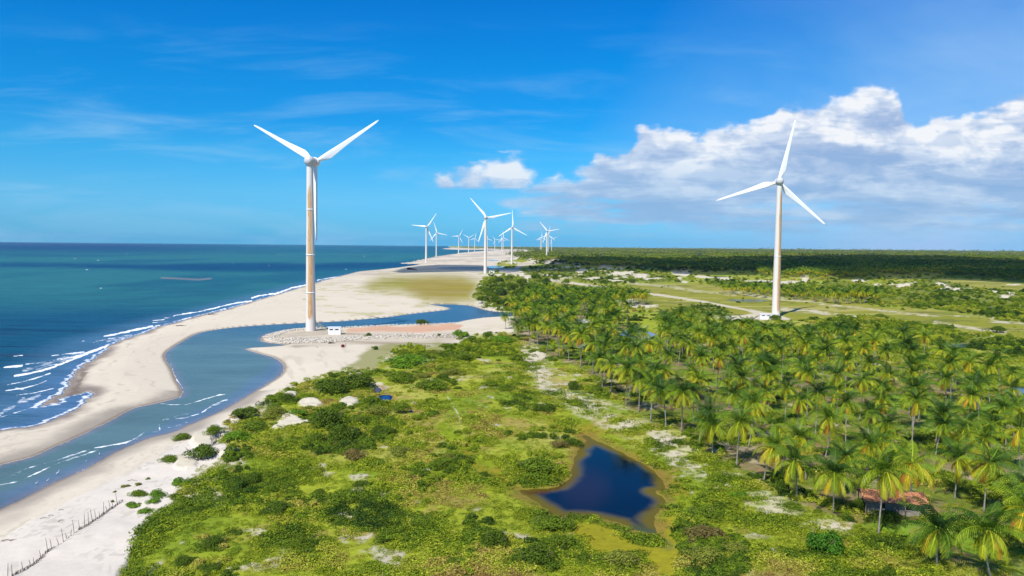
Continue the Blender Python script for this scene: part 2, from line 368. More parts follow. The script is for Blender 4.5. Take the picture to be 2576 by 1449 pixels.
SANDMIX = [(1392, 986, 60, 34), (1512, 1033, 34, 15), (1592, 1069, 38, 16), (1675, 1113, 50, 24), (1702, 1153, 34, 22), (1743, 1153, 44, 20), (1800, 1183, 48, 16), (1349, 893, 30, 12), (1370, 940, 30, 22), (2117, 1316, 34, 12), (2200, 1366, 46, 14), (2177, 1409, 14, 34), (1950, 1386, 40, 16), (1180, 1365, 30, 20), (976, 1245, 40, 20), (870, 1290, 36, 12), (820, 1190, 20, 10), (1010, 1240, 30, 8), (920, 1180, 16, 8), (880, 1330, 22, 34), (540, 1240, 80, 30), (600, 1160, 50, 18), (640, 1330, 60, 12), (1240, 1400, 24, 16), (2060, 1330, 60, 14), (2130, 1440, 30, 12), (1900, 1340, 40, 12), (1000, 900, 60, 12), (2300, 1020, 40, 12), (2380, 1100, 40, 12), (2150, 1060, 40, 10), (1330, 905, 30, 14)]
TRACKS = [([(1387, 706), (1440, 712), (1500, 721), (1600, 735), (1680, 745), (1717, 751), (1760, 758), (1827, 769), (1870, 778), (1900, 788)], 2.6, 1.0),
          ([(1293, 690), (1297, 680), (1306, 668), (1322, 663.5), (1350, 660)], 5.0, 1.0), ([(1296, 689), (1302, 677)], 6.0, 1.0),
          ([(2084, 766), (2184, 780), (2317, 793), (2367, 798)], 2.6, 0.75), ([(1964, 776), (2050, 783), (2117, 796), (2167, 800)], 5.0, 0.8),
          ([(2490, 808), (2576, 817), (2800, 840)], 4.0, 0.8), ([(2350, 813), (2450, 826), (2527, 838)], 4.0, 0.8), ([(1850, 736), (1917, 746), (2017, 756), (2077, 766)], 3.2, 0.7),
          ([(2400, 796), (2500, 802)], 1.4, 0.8), ([(1700, 726), (1800, 738), (1850, 742)], 3.0, 0.6), ([(1580, 712), (1700, 722), (1750, 733)], 3.0, 0.6),
          ([(1335, 885), (1380, 945), (1430, 998), (1512, 1036), (1600, 1072), (1680, 1116), (1745, 1158), (1830, 1202), (1960, 1270), (2100, 1330), (2190, 1400)], 30.0, 0.55), ([(1150, 835), (1230, 824), (1300, 820)], 6.0, 0.9), ([(1125, 997), (1137, 1012), (1150, 1036), (1157, 1056), (1163, 1080)], 1.6, 0.8),
          ([(1040, 1230), (1090, 1215), (1120, 1202)], 1.5, 0.8), ([(1850, 1320), (1870, 1290), (1880, 1262)], 2.0, 0.5), ([(2100, 1300), (2160, 1340), (2190, 1390), (2170, 1440)], 4.0, 0.6),
          ([(1340, 890), (1375, 940), (1400, 975), (1440, 1002), (1512, 1035), (1600, 1070), (1680, 1114), (1745, 1156), (1810, 1192), (1900, 1250), (2000, 1310), (2110, 1350), (2200, 1400)], 13.0, 0.72)]
WHITE = [(-400, 1700), (-300, 1500), (0, 1345), (150, 1268), (300, 1190), (420, 1122), (500, 1080), (590, 1040), (640, 1010), (700, 1000), (760, 1010), (640, 1110), (560, 1170), (470, 1240), (400, 1300), (350, 1400), (300, 1700)]
SEAp, RIVp = chaikin(SEA[:-0 or None], 0), chaikin(RIVER, 1)
SEAw, RIVw = W(SEAp), W(RIVp)
PONDw = [W(chaikin(p, 1)) for p in PONDS]

def land(x, y, full=True):
    """colour, height and cover of the ground at world x, y"""
    x = np.asarray(x, np.float64); y = np.asarray(y, np.float64)
    u, v = proj(x, y, 0.0)
    eye = 615 + 0.0089 * (u - CU)
    s = np.maximum(v - eye, 3.0)                     # pixels below eye level
    ul, vl = proj(x, y, 1.2)
    near = np.clip(s / 300.0, 0.05, 1.2)
    wl = (fbm(x / 9, y / 9, 3) - 0.5) * 26 * near
    wv = (fbm(x / 9 + 50, y / 9, 5) - 0.5) * 16 * near
    a, b = ul + wl, vl + wv
    small = (vnoise(x / 1.3, y / 1.3, 9) - 0.5) * 4 * near
    jag = (fbm(x / 3.5, y / 3.5, 31, 3) - 0.5)
    dsea = sdf(SEAw, x, y, 600) + jag * 3.0
    driv = sdf(RIVw, x, y, 200) + jag * 0.8
    dpond = np.full(x.shape, -60.0, np.float32)
    for p in PONDw:
        dpond = np.maximum(dpond, sdf(p, x, y, 40) + jag * 1.2)
    dwat = np.maximum(np.maximum(dsea, driv), dpond)
    n40 = fbm(x / 40, y / 40, 21); n12 = fbm(x / 12, y / 12, 22); n4 = fbm(x / 4, y / 4, 23, 3); n1 = fbm(x / 1.2, y / 1.2, 24, 3)
    nx = fbm(x / 45, y / 9, 25)
    C = lambda r, g, bb: np.array([r, g, bb], np.float32)
    def lay(col, m, c):
        m = np.clip(m, 0, 1)[:, None]
        return col * (1 - m) + c * m
    col = np.tile(C(0.77, 0.67, 0.515), (x.size, 1))
    col = col * (0.94 + 0.12 * n40 + 0.05 * (n4 - 0.5))[:, None]
    # damp streaks on the far beach
    far = sst(140, 60, s)
    col = lay(col, far * sst(0.50, 0.66, nx) * 0.55, C(0.36, 0.30, 0.23))
    edge = np.minimum(-driv, 60)
    wet = sst(7.5, 1.0, edge + (n12 - 0.5) * 8) * (driv < 0) * (v > 985)
    wet = np.maximum(wet, sst(2.0, 0.2, edge) * (driv < 0))
    col = lay(col, wet * 0.85, C(0.36, 0.31, 0.25))
    wsea = sst(6.0, 0.5, -dsea + (n12 - 0.5) * 6) * (dsea < 0) * (v > 640)
    col = lay(col, wsea * 0.9, C(0.25, 0.20, 0.17))
    rocks = sst(-2, 6, sdf([(205, 925), (190, 962), (172, 990), (140, 1008), (100, 1024), (130, 1026), (170, 1002), (206, 980), (212, 950), (222, 925)], a, b, 30) + (n4 - .5) * 20)
    col = lay(col, rocks * 0.85, C(0.22, 0.17, 0.13) * 1.0)
    dune = sst(-4, 8, sdf(WHITE, a, b, 40))
    col = lay(col, dune, C(0.80, 0.715, 0.60))
    for q_, w_, k_ in ((9, .8, .35), (17, 1.0, .25), (27, .7, .2)):
        col = lay(col, sst(w_, w_ * .2, np.abs(-dsea - q_ + (n12 - .5) * 12)) * k_ * (dsea < 0) * sst(.38, .6, n4), C(0.34, 0.28, 0.22))
    col = lay(col, sst(1.3, .3, edge + jag) * (driv < 0) * .75, C(0.27, 0.20, 0.15))
    foot = sst(.60, .72, vnoise(x / .55, y / .9, 131)) * sst(.46, .62, fbm(x / 7, y / 7, 132)) * (s > 480) * (u < 700)
    col = lay(col, foot * .35, C(0.42, 0.38, 0.28))
    rip = sst(.55, .75, fbm(x / 2.2 + y / 6, y / 16 - x / 20, 133, 3)) * (u > 560) * (u < 900) * (v > 880) * (v < 1080)
    col = lay(col, rip * .3, C(0.42, 0.36, 0.27))
    # dirt flat between the turbine pad and the scrub
    flat = sst(-5, 8, sdf([(700, 850), (860, 836), (1150, 836), (1170, 845), (1130, 875), (1010, 890), (900, 868), (740, 872)], a, b, 30))
    col = lay(col, flat * (0.35 + 0.6 * sst(0.42, 0.6, nx)), C(0.42, 0.34, 0.24))
    ol2 = sst(-6, 10, sdf([(920, 885), (980, 868), (1100, 862), (1150, 868), (1120, 892), (1010, 905), (950, 935), (860, 925)], a, b, 30) + (n12 - .5) * 24)
    col = lay(col, ol2 * 0.8, C(0.27, 0.27, 0.06))
    sp = sst(0.55, 0.68, n12) * (s < 260) * (s > 105) * (u > 760) * (u < 1080) * (v < 800)
    col = lay(col, sp * 0.55, C(0.46, 0.42, 0.14))
    ol = sst(-14, 26, sdf(OLIVE, a, b, 60))
    col = lay(col, ol * (0.8 + 0.2 * sst(.35, .6, nx)), C(0.31, 0.28, 0.018) * (0.85 + 0.4 * n40)[:, None])
    col = lay(col, sst(-20, 10, sdf(ell(1105, 725, 80, 22), a, b, 40)) * 0.5, C(0.36, 0.25, 0.05))
    col = lay(col, sst(-2, 3, sdf(REDPAD, a, b, 20)), C(0.70, 0.42, 0.27) * (0.9 + .2 * n12)[:, None])
    col = lay(col, sst(-2, 4, sdf([(670, 846), (700, 836), (770, 826.5), (860, 826), (862, 842), (800, 846), (720, 850)], a, b, 20)) * 0.8, C(0.50, 0.42, 0.31) * (0.8 + .4 * n4)[:, None])
    # ---- vegetated land
    dv = sdf(VEG, a, b, 60)
    soft = 7 * near
    veg = sst(-soft, soft * 1.3, dv + (n4 - .5) * 20 * near)
    g1 = C(0.33, 0.375, 0.024); g2 = C(0.23, 0.31, 0.018); g3 = C(0.44, 0.42, 0.08); g4 = C(0.36, 0.27, 0.07)
    gc = np.tile(g1, (x.size, 1))
    gc = lay(gc, sst(0.44, 0.60, n12), g2)
    gc = lay(gc, sst(0.52, 0.66, n40) * 0.8, g3)
    gc = lay(gc, sst(0.60, 0.72, fbm(x / 7, y / 7, 41)) * 0.8, g4)
    gc = gc * (0.80 + 0.4 * n1)[:, None]
    col = lay(col, veg, gc)
    # bare sand showing between the plants
    sandy = np.zeros(x.size, np.float32)
    for (eu, ev, ea, eb) in SANDMIX:
        q = np.sqrt(((a - eu) / ea) ** 2 + ((b - ev) / eb) ** 2)
        sandy = np.maximum(sandy, np.clip(1.5 - q, 0, 1))
    sandy = sst(0.50, 0.78, sandy * 0.62 + (n4 - 0.5) * 0.9 + (n1 - .5) * 0.5 + 0.16 * sst(.5, .7, n40) + 0.10) * veg
    sandy = np.maximum(sandy, sst(0.70, 0.78, fbm(x / 5, y / 5, 77)) * veg * (s > 200))
    sandy = np.maximum(sandy, sst(28 , 2, dv + (n4 - .5) * 60) * veg * (s > 320) * (u < 700) * 0.9)
    col = lay(col, sandy * 0.9, C(0.58, 0.51, 0.37))
    # meadow, mud and palm floor
    mea = sst(-10, 12, sdf(MEADOW, a, b, 40) + (n4 - .5) * 14)
    mea = np.maximum(mea, sst(26, 12, pline([(1120, 1080), (1150, 1112), (1195, 1152), (1240, 1190), (1300, 1222)], a, b, 50) + (n12 - .5) * 16))
    mc = lay(np.tile(C(0.25, 0.32, 0.012), (x.size, 1)), sst(0.45, 0.62, n12), C(0.30, 0.25, 0.02))
    mc = mc * (0.8 + .4 * n1)[:, None]
    col = lay(col, mea * veg, mc)
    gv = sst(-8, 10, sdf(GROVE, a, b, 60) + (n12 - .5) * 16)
    pc = np.tile(C(0.17, 0.22, 0.025), (x.size, 1))  # palm floor tones, darkened to include shade under the crowns
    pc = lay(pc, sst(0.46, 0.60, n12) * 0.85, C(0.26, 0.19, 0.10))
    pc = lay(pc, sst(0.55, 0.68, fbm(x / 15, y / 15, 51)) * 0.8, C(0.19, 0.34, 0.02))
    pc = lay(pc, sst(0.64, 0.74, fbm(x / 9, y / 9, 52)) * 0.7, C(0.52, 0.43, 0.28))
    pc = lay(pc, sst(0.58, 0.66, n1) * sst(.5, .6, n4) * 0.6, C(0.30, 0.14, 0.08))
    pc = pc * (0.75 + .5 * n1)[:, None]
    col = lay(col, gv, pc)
    gr = np.zeros(x.size, np.float32)
    for p in GRASS: gr = np.maximum(gr, sst(-2, 4, sdf(p, a, b, 20)))
    gcol = lay(np.tile(C(0.27, 0.28, 0.025), (x.size, 1)), sst(0.42, 0.6, nx), C(0.32, 0.30, 0.04))
    gcol = lay(gcol, sst(0.55, 0.68, fbm(x / 70, y / 14, 61)), C(0.42, 0.38, 0.10) )
    gcol = lay(gcol, sst(0.60, 0.70, fbm(x / 25, y / 9, 63)) * .8, C(0.15, 0.17, 0.03))
    col = lay(col, gr, gcol)
    scr = np.zeros(x.size, np.float32)
    for p in SCRUBP: scr = np.maximum(scr, sst(-3, 4, sdf(p, a, b, 20) + (n12 - .5) * 8 * np.clip(s / 120, .3, 1)))
    col = lay(col, scr * 0.9, C(0.16, 0.19, 0.03) * (0.6 + .9 * n12)[:, None])
    fo = sst(-1.0, 2.0, sdf(FOREST, ul, vl + (n40 - .5) * 4, 20))
    nf = fbm(x / 90, y / 160, 71)
    fcol = lay(np.tile(C(0.08, 0.115, 0.03), (x.size, 1)), sst(0.45, 0.6, nf), C(0.14, 0.16, 0.035))
    fcol = fcol * (0.6 + 0.9 * n12)[:, None]
    col = lay(col, fo, fcol)
    du = np.zeros(x.size, np.float32)
    for (eu, ev, ea, eb) in DUNES:
        q = np.sqrt(((ul + wl * .5 - eu) / ea) ** 2 + ((vl + wv * .4 - ev) / eb) ** 2)
        du = np.maximum(du, sst(1.25, 0.8, q + (n4 - .5) * 1.0 + (n1 - .5) * .5))
    specks = sst(0.66, 0.70, fbm(x / 24, y / 30, 81)) * sst(-10, 4, sdf([(1330, 690), (1345, 655), (1400, 650), (1480, 645), (1580, 655), (1600, 690), (1560, 705), (1420, 705)], ul, vl, 20))
    du = np.maximum(du, specks)
    col = lay(col, du, C(0.74, 0.66, 0.50) * (0.94 + .1 * n4)[:, None])
    mud = sst(-6, 8, sdf(MUD, a, b, 30) + (n4 - .5) * 10)
    col = lay(col, mud, C(0.33, 0.30, 0.014) * (0.85 + .3 * n12)[:, None])
    tail = sst(1.3, .5, np.sqrt(((a - 1656) / 44) ** 2 + ((b - 1352 - (a - 1656) * .35) / 20) ** 2) + (n4 - .5) * .8)
    col = lay(col, tail * .75, C(0.12, 0.13, 0.06))
    rim = sst(3.0, 0.3, -dpond + (n4 - .5) * 3) * (dpond < 0) * (s > 300)
    col = lay(col, rim * 0.75, C(0.26, 0.16, 0.04))
    tr = np.zeros(x.size, np.float32)
    for pts, wd, k in TRACKS:
        d = pline(pts, ul + (wl if k < .9 else 0) * .3, vl, 40)
        tr = np.maximum(tr, sst(wd * 1.25, wd * .75, d + (n4 - .5) * 5 * (1 - k)) * (1 if k > .9 else (0.10 + 0.85 * sst(.38, .6, n4)) * min(1, k + .1)))
    tr = np.maximum(tr, sst(-1, 1.5, sdf(ROADPAD, ul, vl, 10)))
    col = lay(col, tr, C(0.66, 0.58, 0.42) * (0.92 + .14 * n4)[:, None])
    # ---- height
    zb = 1.25 * (1 - np.exp(-np.maximum(-dwat, 0) / 10.0)) + 0.06
    z = zb + veg * ((n12 - 0.5) * 1.6 + (n40 - .5) * 2.0) * sst(0, 25, -dwat) * sst(900, 300, y)
    z = z + du * (0.25 + 1.0 * n12 * sst(280, 420, s)) * sst(0.3, .9, n12 + .3) * (1 - tr) * sst(0, 10, -dwat)
    z = z + dune * (fbm(x / 18, y / 18, 91) - .5) * 2.2 * sst(2, 20, -dwat)
    z = z * (1 - 0.0 * tr)
    z = z + fo * (1 - du) * (3.0 + 4.5 * n12 + 3 * n40) * sst(700, 1100, y) + 0
    z = z + scr * np.maximum(n12 - .4, 0) * 5 * sst(300, 600, y)
    z = z + fo * sst(5000, 12000, y) * 8 * nf
    z = np.maximum(z, 0.08)
    zin = -0.03 - np.minimum(np.maximum(dwat, 0) * 0.06, 1.5)
    z = np.where(dwat > 0, zin, z)
    cover = veg * (1 - np.maximum.reduce([sandy * .85, mea * .85, mud, gr * .97, du, tr, gv * .55, sst(-1.5, 0.5, dwat)]))
    return dict(u=ul, v=vl, s=s, col=col, z=z, veg=veg, cover=cover, grove=gv, grass=gr, scrub=scr, forest=fo, tr=tr, du=du, dwat=dwat, dsea=dsea, driv=driv, dpond=dpond, mea=mea * veg, mud=mud, sandy=sandy, n12=n12, n40=n40)
def zat(x, y):
    return land(np.atleast_1d(np.asarray(x, float)), np.atleast_1d(np.asarray(y, float)))['z']
def G(u, v):
    """ground point under photo px: x, y, z arrays"""
    u = np.atleast_1d(np.asarray(u, float)); v = np.atleast_1d(np.asarray(v, float))
    z = np.full(u.shape, 1.2)
    for _ in range(3):
        x, y = P(u, v, z); z = zat(x, y).astype(float)
        z = np.clip(z, 0, 4)
    return x, y, z

# ------------------------------------------------------------------ mesh helpers
def mk(name, V, F, material=None, parent=None, smooth=False, link=True, attrs=None, mi=None, mats=None):
    V = np.asarray(V, np.float32).reshape(-1, 3)
    me = bpy.data.meshes.new(name)
    if isinstance(F, np.ndarray):
        k = F.shape[1]; n = F.shape[0]
        me.vertices.add(len(V)); me.vertices.foreach_set('co', V.ravel())
        me.loops.add(n * k); me.loops.foreach_set('vertex_index', F.astype(np.int32).ravel())
        me.polygons.add(n); me.polygons.foreach_set('loop_start', np.arange(0, n * k, k, dtype=np.int32))
        if mi is not None: me.polygons.foreach_set('material_index', np.asarray(mi, np.int32))
        me.update(calc_edges=True)
    else:
        me.from_pydata(V.tolist(), [], F)
        if mi is not None:
            for p, q in zip(me.polygons, mi): p.material_index = q
    if smooth: me.polygons.foreach_set('use_smooth', np.ones(len(me.polygons), bool))
    if attrs:
        for k, (typ, arr) in attrs.items():
            at = me.attributes.new(k, typ, 'POINT')
            arr = np.asarray(arr, np.float32)
            at.data.foreach_set('color' if typ == 'FLOAT_COLOR' else ('vector' if typ == 'FLOAT_VECTOR' else 'value'), arr.ravel())
    for m in (mats or ([material] if material else [])): me.materials.append(m)
    me.validate() if not isinstance(F, np.ndarray) else None
    o = bpy.data.objects.new(name, me)
    if link: COL.objects.link(o)
    if parent: o.parent = parent
    return o
def tag(o, label=None, cat=None, group=None, kind=None):
    if label: o['label'] = label
    if cat: o['category'] = cat
    if group: o['group'] = group
    if kind: o['kind'] = kind
    return o
def empty(name, loc, rz=0.0, **kw):
    o = bpy.data.objects.new(name, None); o.location = loc; o.rotation_euler = (0, 0, rz)
    o.empty_display_size = 0.5
    COL.objects.link(o); tag(o, **kw)
    return o
class MB:
    def __init__(s): s.v = []; s.f = []
    def add(s, V, F):
        b = len(s.v); s.v += [tuple(map(float, q)) for q in V]; s.f += [tuple(b + i for i in q) for q in F]
    def box(s, c, d, rz=0.0, tilt=0.0):
        M_ = Matrix.Translation(c) @ Matrix.Rotation(rz, 4, 'Z') @ Matrix.Rotation(tilt, 4, 'X')
        vs = [M_ @ Vector((sx * d[0] / 2, sy * d[1] / 2, sz * d[2] / 2)) for sx in (-1, 1) for sy in (-1, 1) for sz in (-1, 1)]
        s.add(vs, [(0, 1, 3, 2), (4, 6, 7, 5), (0, 4, 5, 1), (2, 3, 7, 6), (0, 2, 6, 4), (1, 5, 7, 3)])
    def tube(s, pts, rad, n=8, cap=True):
        pts = [Vector(p) for p in pts]; rings = []
        if not isinstance(rad, (list, tuple)): rad = [rad] * len(pts)
        for i, p in enumerate(pts):
            t = (pts[min(i + 1, len(pts) - 1)] - pts[max(i - 1, 0)]).normalized()
            a = t.orthogonal().normalized() if abs(t.z) < .99 else Vector((1, 0, 0))
            if abs(t.z) < .99: a = t.cross(Vector((0, 0, 1))).normalized()
            b = t.cross(a).normalized()
            rings.append([p + (a * math.cos(6.28318 * k / n) + b * math.sin(6.28318 * k / n)) * rad[i] for k in range(n)])
        V = [q for r_ in rings for q in r_]
        F = [(i * n + k, i * n + (k + 1) % n, (i + 1) * n + (k + 1) % n, (i + 1) * n + k) for i in range(len(pts) - 1) for k in range(n)]
        if cap: F += [tuple(range(n - 1, -1, -1)), tuple((len(pts) - 1) * n + k for k in range(n))]
        s.add(V, F)
    def blob(s, c, r, seed=0, n=10, m=7, amp=0.15):
        rd = random.Random(seed); V = []; F = []
        ph = [rd.uniform(0, 6.28) for _ in range(6)]
        for j in range(m + 1):
            th = math.pi * j / m
            for i in range(n):
                a = 6.28318 * i / n
                k = 1 + amp * (math.sin(3 * a + ph[0] + th * 2) + math.sin(5 * a + ph[1]) * .5 + math.cos(4 * th + ph[2])) * .6
                V.append((c[0] + r[0] * k * math.sin(th) * math.cos(a), c[1] + r[1] * k * math.sin(th) * math.sin(a), c[2] + r[2] * k * math.cos(th)))
        for j in range(m):
            for i in range(n):
                F.append((j * n + i, (j + 1) * n + i, (j + 1) * n + (i + 1) % n, j * n + (i + 1) % n))
        s.add(V, F)
    def build(s, name, m, parent=None, smooth=False, **kw):
        return mk(name, s.v, s.f, m, parent, smooth, **kw)

# ------------------------------------------------------------------ ground sheet
def rows():
    a = np.concatenate([np.arange(5.5, 20, 0.45), np.arange(20, 120, 1.0), np.arange(120, 850, 1.7), np.arange(850, 1500, 14.0)])
    return (CAMZ * FPX / a)[::-1]
def cols(step=2.3):
    a = np.arange(-1330, 1331, step) / FPX
    b = np.linspace(a[-1] * 1.02, 2.2, 46)
    return np.concatenate([-b[::-1], a, b])
YS, TS = rows(), cols()
def gridmesh():
    yy, tt = np.meshgrid(YS, TS, indexing='ij')
    return (tt * yy).ravel(), yy.ravel()
GX, GY = gridmesh()
L = land(GX, GY)
nr, nc = len(YS), len(TS)
idx = np.arange(nr * nc).reshape(nr, nc)
QF = np.stack([idx[:-1, :-1], idx[:-1, 1:], idx[1:, 1:], idx[1:, :-1]], -1).reshape(-1, 4)
def subset(F, keep_v):
    k = keep_v[F].any(1); F = F[k]
    used, inv = np.unique(F, return_inverse=True)
    return used, inv.reshape(F.shape)

def ground_material():
    m, t = mat('sandy_ground')
    g = t.new('ShaderNodeNewGeometry').outputs['Position']
    a = t.attr('albedo')[0]
    n1 = t.noise(g, 0.9, 5, 0.65); n2 = t.noise(g, 4.0, 4, 0.6)
    f = t.math('MULTIPLY', t.maprange(n1, 0.3, 0.7, 0.86, 1.14), t.maprange(n2, 0.3, 0.7, 0.9, 1.1))
    cv = t.attr('cover')[2]
    f = t.mix(cv, t.maprange(n1, 0.3, 0.7, 0.955, 1.04), f, typ='FLOAT')
    c = t.vmath('SCALE', a, scale=t.math('MULTIPLY', f, ALB))
    b = t.new('ShaderNodeBsdfPrincipled'); t.put(b.inputs['Base Color'], c)
    b.inputs['Roughness'].default_value = 0.9; b.inputs['Specular IOR Level'].default_value = 0.12
    h = t.math('ADD', t.math('MULTIPLY', n1, 0.6), t.math('MULTIPLY', n2, 0.3))
    t.put(b.inputs['Normal'], t.bump(h, 0.35, 0.25))
    o = t.new('ShaderNodeOutputMaterial'); t.l.new(b.outputs[0], o.inputs[0])
    return m
keep = L['dsea'] < 150
used, F = subset(QF, keep)
alb = np.concatenate([L['col'], np.ones((len(GX), 1), np.float32)], 1)
ground = mk('ground', np.stack([GX, GY, L['z']], 1)[used], F, ground_material(), smooth=True, attrs={'albedo': ('FLOAT_COLOR', alb[used]), 'cover': ('FLOAT', L['veg'][used])})
tag(ground, 'sandy coastal ground with beach, dunes, meadow and scrubland', 'ground', kind='structure')

# ------------------------------------------------------------------ water sheets
def water_material(name, rough, spec, bumps, ior=1.33, tint=None):
    m, t = mat(name)
    g = t.new('ShaderNodeNewGeometry').outputs['Position']
    a = t.attr('albedo')[0]; fo = t.attr('foam')[2]
    X, Y, Z = t.sep(g)
    h = None
    for sx, sy, amp, det in bumps:
        n = t.noise(t.comb(t.math('MULTIPLY', X, sx), t.math('MULTIPLY', Y, sy), 0.0), 1.0, det, 0.6, dist=0.4)
        q = t.math('MULTIPLY', n, amp); h = q if h is None else t.math('ADD', h, q)
    n = t.noise(t.comb(t.math('MULTIPLY', X, 0.02), t.math('MULTIPLY', Y, 0.06), 0.0), 1.0, 6, 0.65)
    c = t.vmath('SCALE', a, scale=t.maprange(n, 0.3, 0.7, 0.78 * ALB, 1.22 * ALB))
    fine = t.noise(t.comb(t.math('MULTIPLY', X, 0.35), t.math('MULTIPLY', Y, 0.9), 0.0), 1.0, 5, 0.7)
    fm = t.maprange(t.math('ADD', fo, t.math('MULTIPLY', t.math('SUBTRACT', fine, 0.5), 1.0)), 0.42, 0.62)
    fm = t.math('MULTIPLY', fm, t.maprange(fo, 0.03, 0.2))
    b = t.new('ShaderNodeBsdfPrincipled'); t.put(b.inputs['Base Color'], c)
    b.inputs['Roughness'].default_value = rough; b.inputs['Specular IOR Level'].default_value = spec
    b.inputs['IOR'].default_value = ior
    t.put(b.inputs['Normal'], t.bump(h, 1.0, 1.0))
    d = t.new('ShaderNodeBsdfDiffuse'); d.inputs[0].default_value = (0.70, 0.72, 0.74, 1)
    ms = t.new('ShaderNodeMixShader'); t.put(ms.inputs[0], fm); t.l.new(b.outputs[0], ms.inputs[1]); t.l.new(d.outputs[0], ms.inputs[2])
    sh = t.attr('shoal')[2]
    shn = t.maprange(t.math('ADD', sh, t.math('MULTIPLY', t.math('SUBTRACT', fine, 0.5), 0.7)), 0.25, 0.75)
    shn = t.math('MULTIPLY', shn, t.maprange(sh, 0.0, 0.15))
    d2 = t.new('ShaderNodeBsdfDiffuse'); t.put(d2.inputs[0], t.vmath('SCALE', a, scale=ALB))
    m2 = t.new('ShaderNodeMixShader'); t.put(m2.inputs[0], t.math('MULTIPLY', shn, 0.85)); t.l.new(ms.outputs[0], m2.inputs[1]); t.l.new(d2.outputs[0], m2.inputs[2])
    o = t.new('ShaderNodeOutputMaterial'); t.l.new(m2.outputs[0], o.inputs[0])
    return m
C3 = lambda r, g, b: np.array([r, g, b], np.float32)
def lay(col, m, c):
    m = np.clip(m, 0, 1)[:, None]
    return col * (1 - m) + c * m
U0, V0 = proj(GX, GY, 0.0)
# sea
kd = L['dsea'] > -4
used, F = subset(QF, kd)
x, y, d, u, v = GX[used], GY[used], L['dsea'][used], U0[used], V0[used]
eye = 615 + 0.0089 * (u - CU); s = v - eye
wav = fbm(x / 160, y / 420, 101); wv2 = fbm(x / 60, y / 12, 102)
col = np.tile(C3(0.03, 0.165, 0.155), (x.size, 1))                       # teal
col = lay(col, sst(34, 12, s), C3(0.003, 0.11, 0.15))
col = lay(col, sst(40, 14, s) * sst(760, 250, u), C3(0.0, 0.028, 0.105))  # dark far left band: cloud shadow painted into the sea colour
col = lay(col, sst(-6, 6, sdf([(0, 664), (150, 662), (380, 664), (560, 660), (800, 662), (1060, 658), (1060, 676), (900, 680), (760, 684), (560, 684), (400, 680), (180, 672), (0, 672)], u, v + (wav - .5) * 14, 20)), C3(0.003, 0.045, 0.11))  # long outlined band: water colour darkened as under a passing cloud's shadow
col = lay(col, sst(0.5, 0.66, wav) * 0.55, C3(0.003, 0.065, 0.12))
col = lay(col, sst(120, 205, s + (wav - .5) * 40) * 0.85, C3(0.003, 0.06, 0.13))
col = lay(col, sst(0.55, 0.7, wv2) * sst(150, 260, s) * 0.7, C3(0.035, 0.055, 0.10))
sh = sst(34, 8, d + (wav - .5) * 14) * sst(60, 120, s)
col = lay(col, sh * 0.85, C3(0.08, 0.18, 0.29))
col = lay(col, sst(9, 1, d) * 0.7 * sst(50, 120, s), C3(0.10, 0.20, 0.38))
col = lay(col, sst(3.2, 1.2, pline([(407, 699), (440, 700.5), (470, 702), (500, 703.5), (530, 700.5)], u, v, 10)) * 0.75, C3(0.26, 0.22, 0.2))
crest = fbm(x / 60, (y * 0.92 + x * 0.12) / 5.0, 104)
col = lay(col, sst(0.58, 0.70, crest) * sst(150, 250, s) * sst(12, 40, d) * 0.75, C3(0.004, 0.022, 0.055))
foam = np.zeros(x.size, np.float32)
FOAM = [([(34, 896), (56, 894)], 2.6), ([(11, 924), (35, 922), (56, 920)], 3.6), ([(65, 916), (120, 909), (178, 900), (215, 888), (250, 876)], 2.2), ([(37, 946), (93, 935), (137, 922), (178, 906), (222, 888), (267, 871)], 4.4), ([(90, 930), (150, 912), (200, 897)], 7.0),
        ([(130, 895), (211, 885)], 2.2), ([(18, 968), (50, 962), (70, 957), (100, 948), (126, 939)], 2.2), ([(15, 983), (61, 976), (95, 967), (117, 958)], 2.2), ([(42, 994), (83, 989), (135, 977)], 1.8), ([(0, 1050), (37, 1039), (83, 1024), (118, 1008), (126, 999)], 1.8), ([(0, 1042), (40, 1020), (60, 1002)], 8.0), ([(70, 985), (40, 975)], 5), ([(60, 932), (130, 912), (210, 890)], 11.0), ([(10, 1032), (60, 1010), (100, 995)], 9.0), ([(270, 858), (330, 843)], 7.0),
        ([(237, 860), (270, 853), (315, 845)], 2.4), ([(263, 846), (300, 839), (335, 831), (383, 821)], 4.2), ([(383, 812), (423, 808)], 2.2), ([(385, 807), (413, 804)], 2.4), ([(413, 800), (437, 797)], 2.0),
        ([(437, 794), (500, 784), (545, 774), (583, 764), (633, 757)], 2.6), ([(383, 822), (460, 803), (540, 783), (620, 762)], 1.6), ([(633, 750), (650, 744), (700, 737), (733, 724), (770, 717)], 2.6), ([(660, 745), (720, 730), (780, 713)], 1.2), ([(797, 705), (830, 699), (858, 695), (905, 684)], 1.6), ([(905, 684), (960, 679.5), (1000, 675)], 0.9), ([(1003, 662.6), (1030, 660), (1045, 657)], 0.9), ([(229, 863), (245, 861)], 1.6), ([(206, 858), (212, 857)], 2.0)]
for pts, wd in FOAM:
    wd = wd * 1.05; foam = np.maximum(foam, 1.0 * sst(wd, wd * .1, pline(pts, u, v, 20) + (fbm(x / 3, y / 3, 105, 3) - .5) * wd * 1.1) * (0.50 + 0.30 * sst(.3, .6, fbm(x / 9, y / 9, 107, 3)) + (.18 if wd > 2.6 else 0) if wd < 5.0 else 0.48))
foam = np.maximum(foam, sst(1.5, .2, np.abs(d - 1.0)) * 0.55 * sst(20, 60, s))
caps = sst(0.85, 0.89, fbm(x / 14, y / 9, 106, 3)) * sst(8, 30, s) * (s < 130) * 0.9
foam = np.maximum(foam, caps)
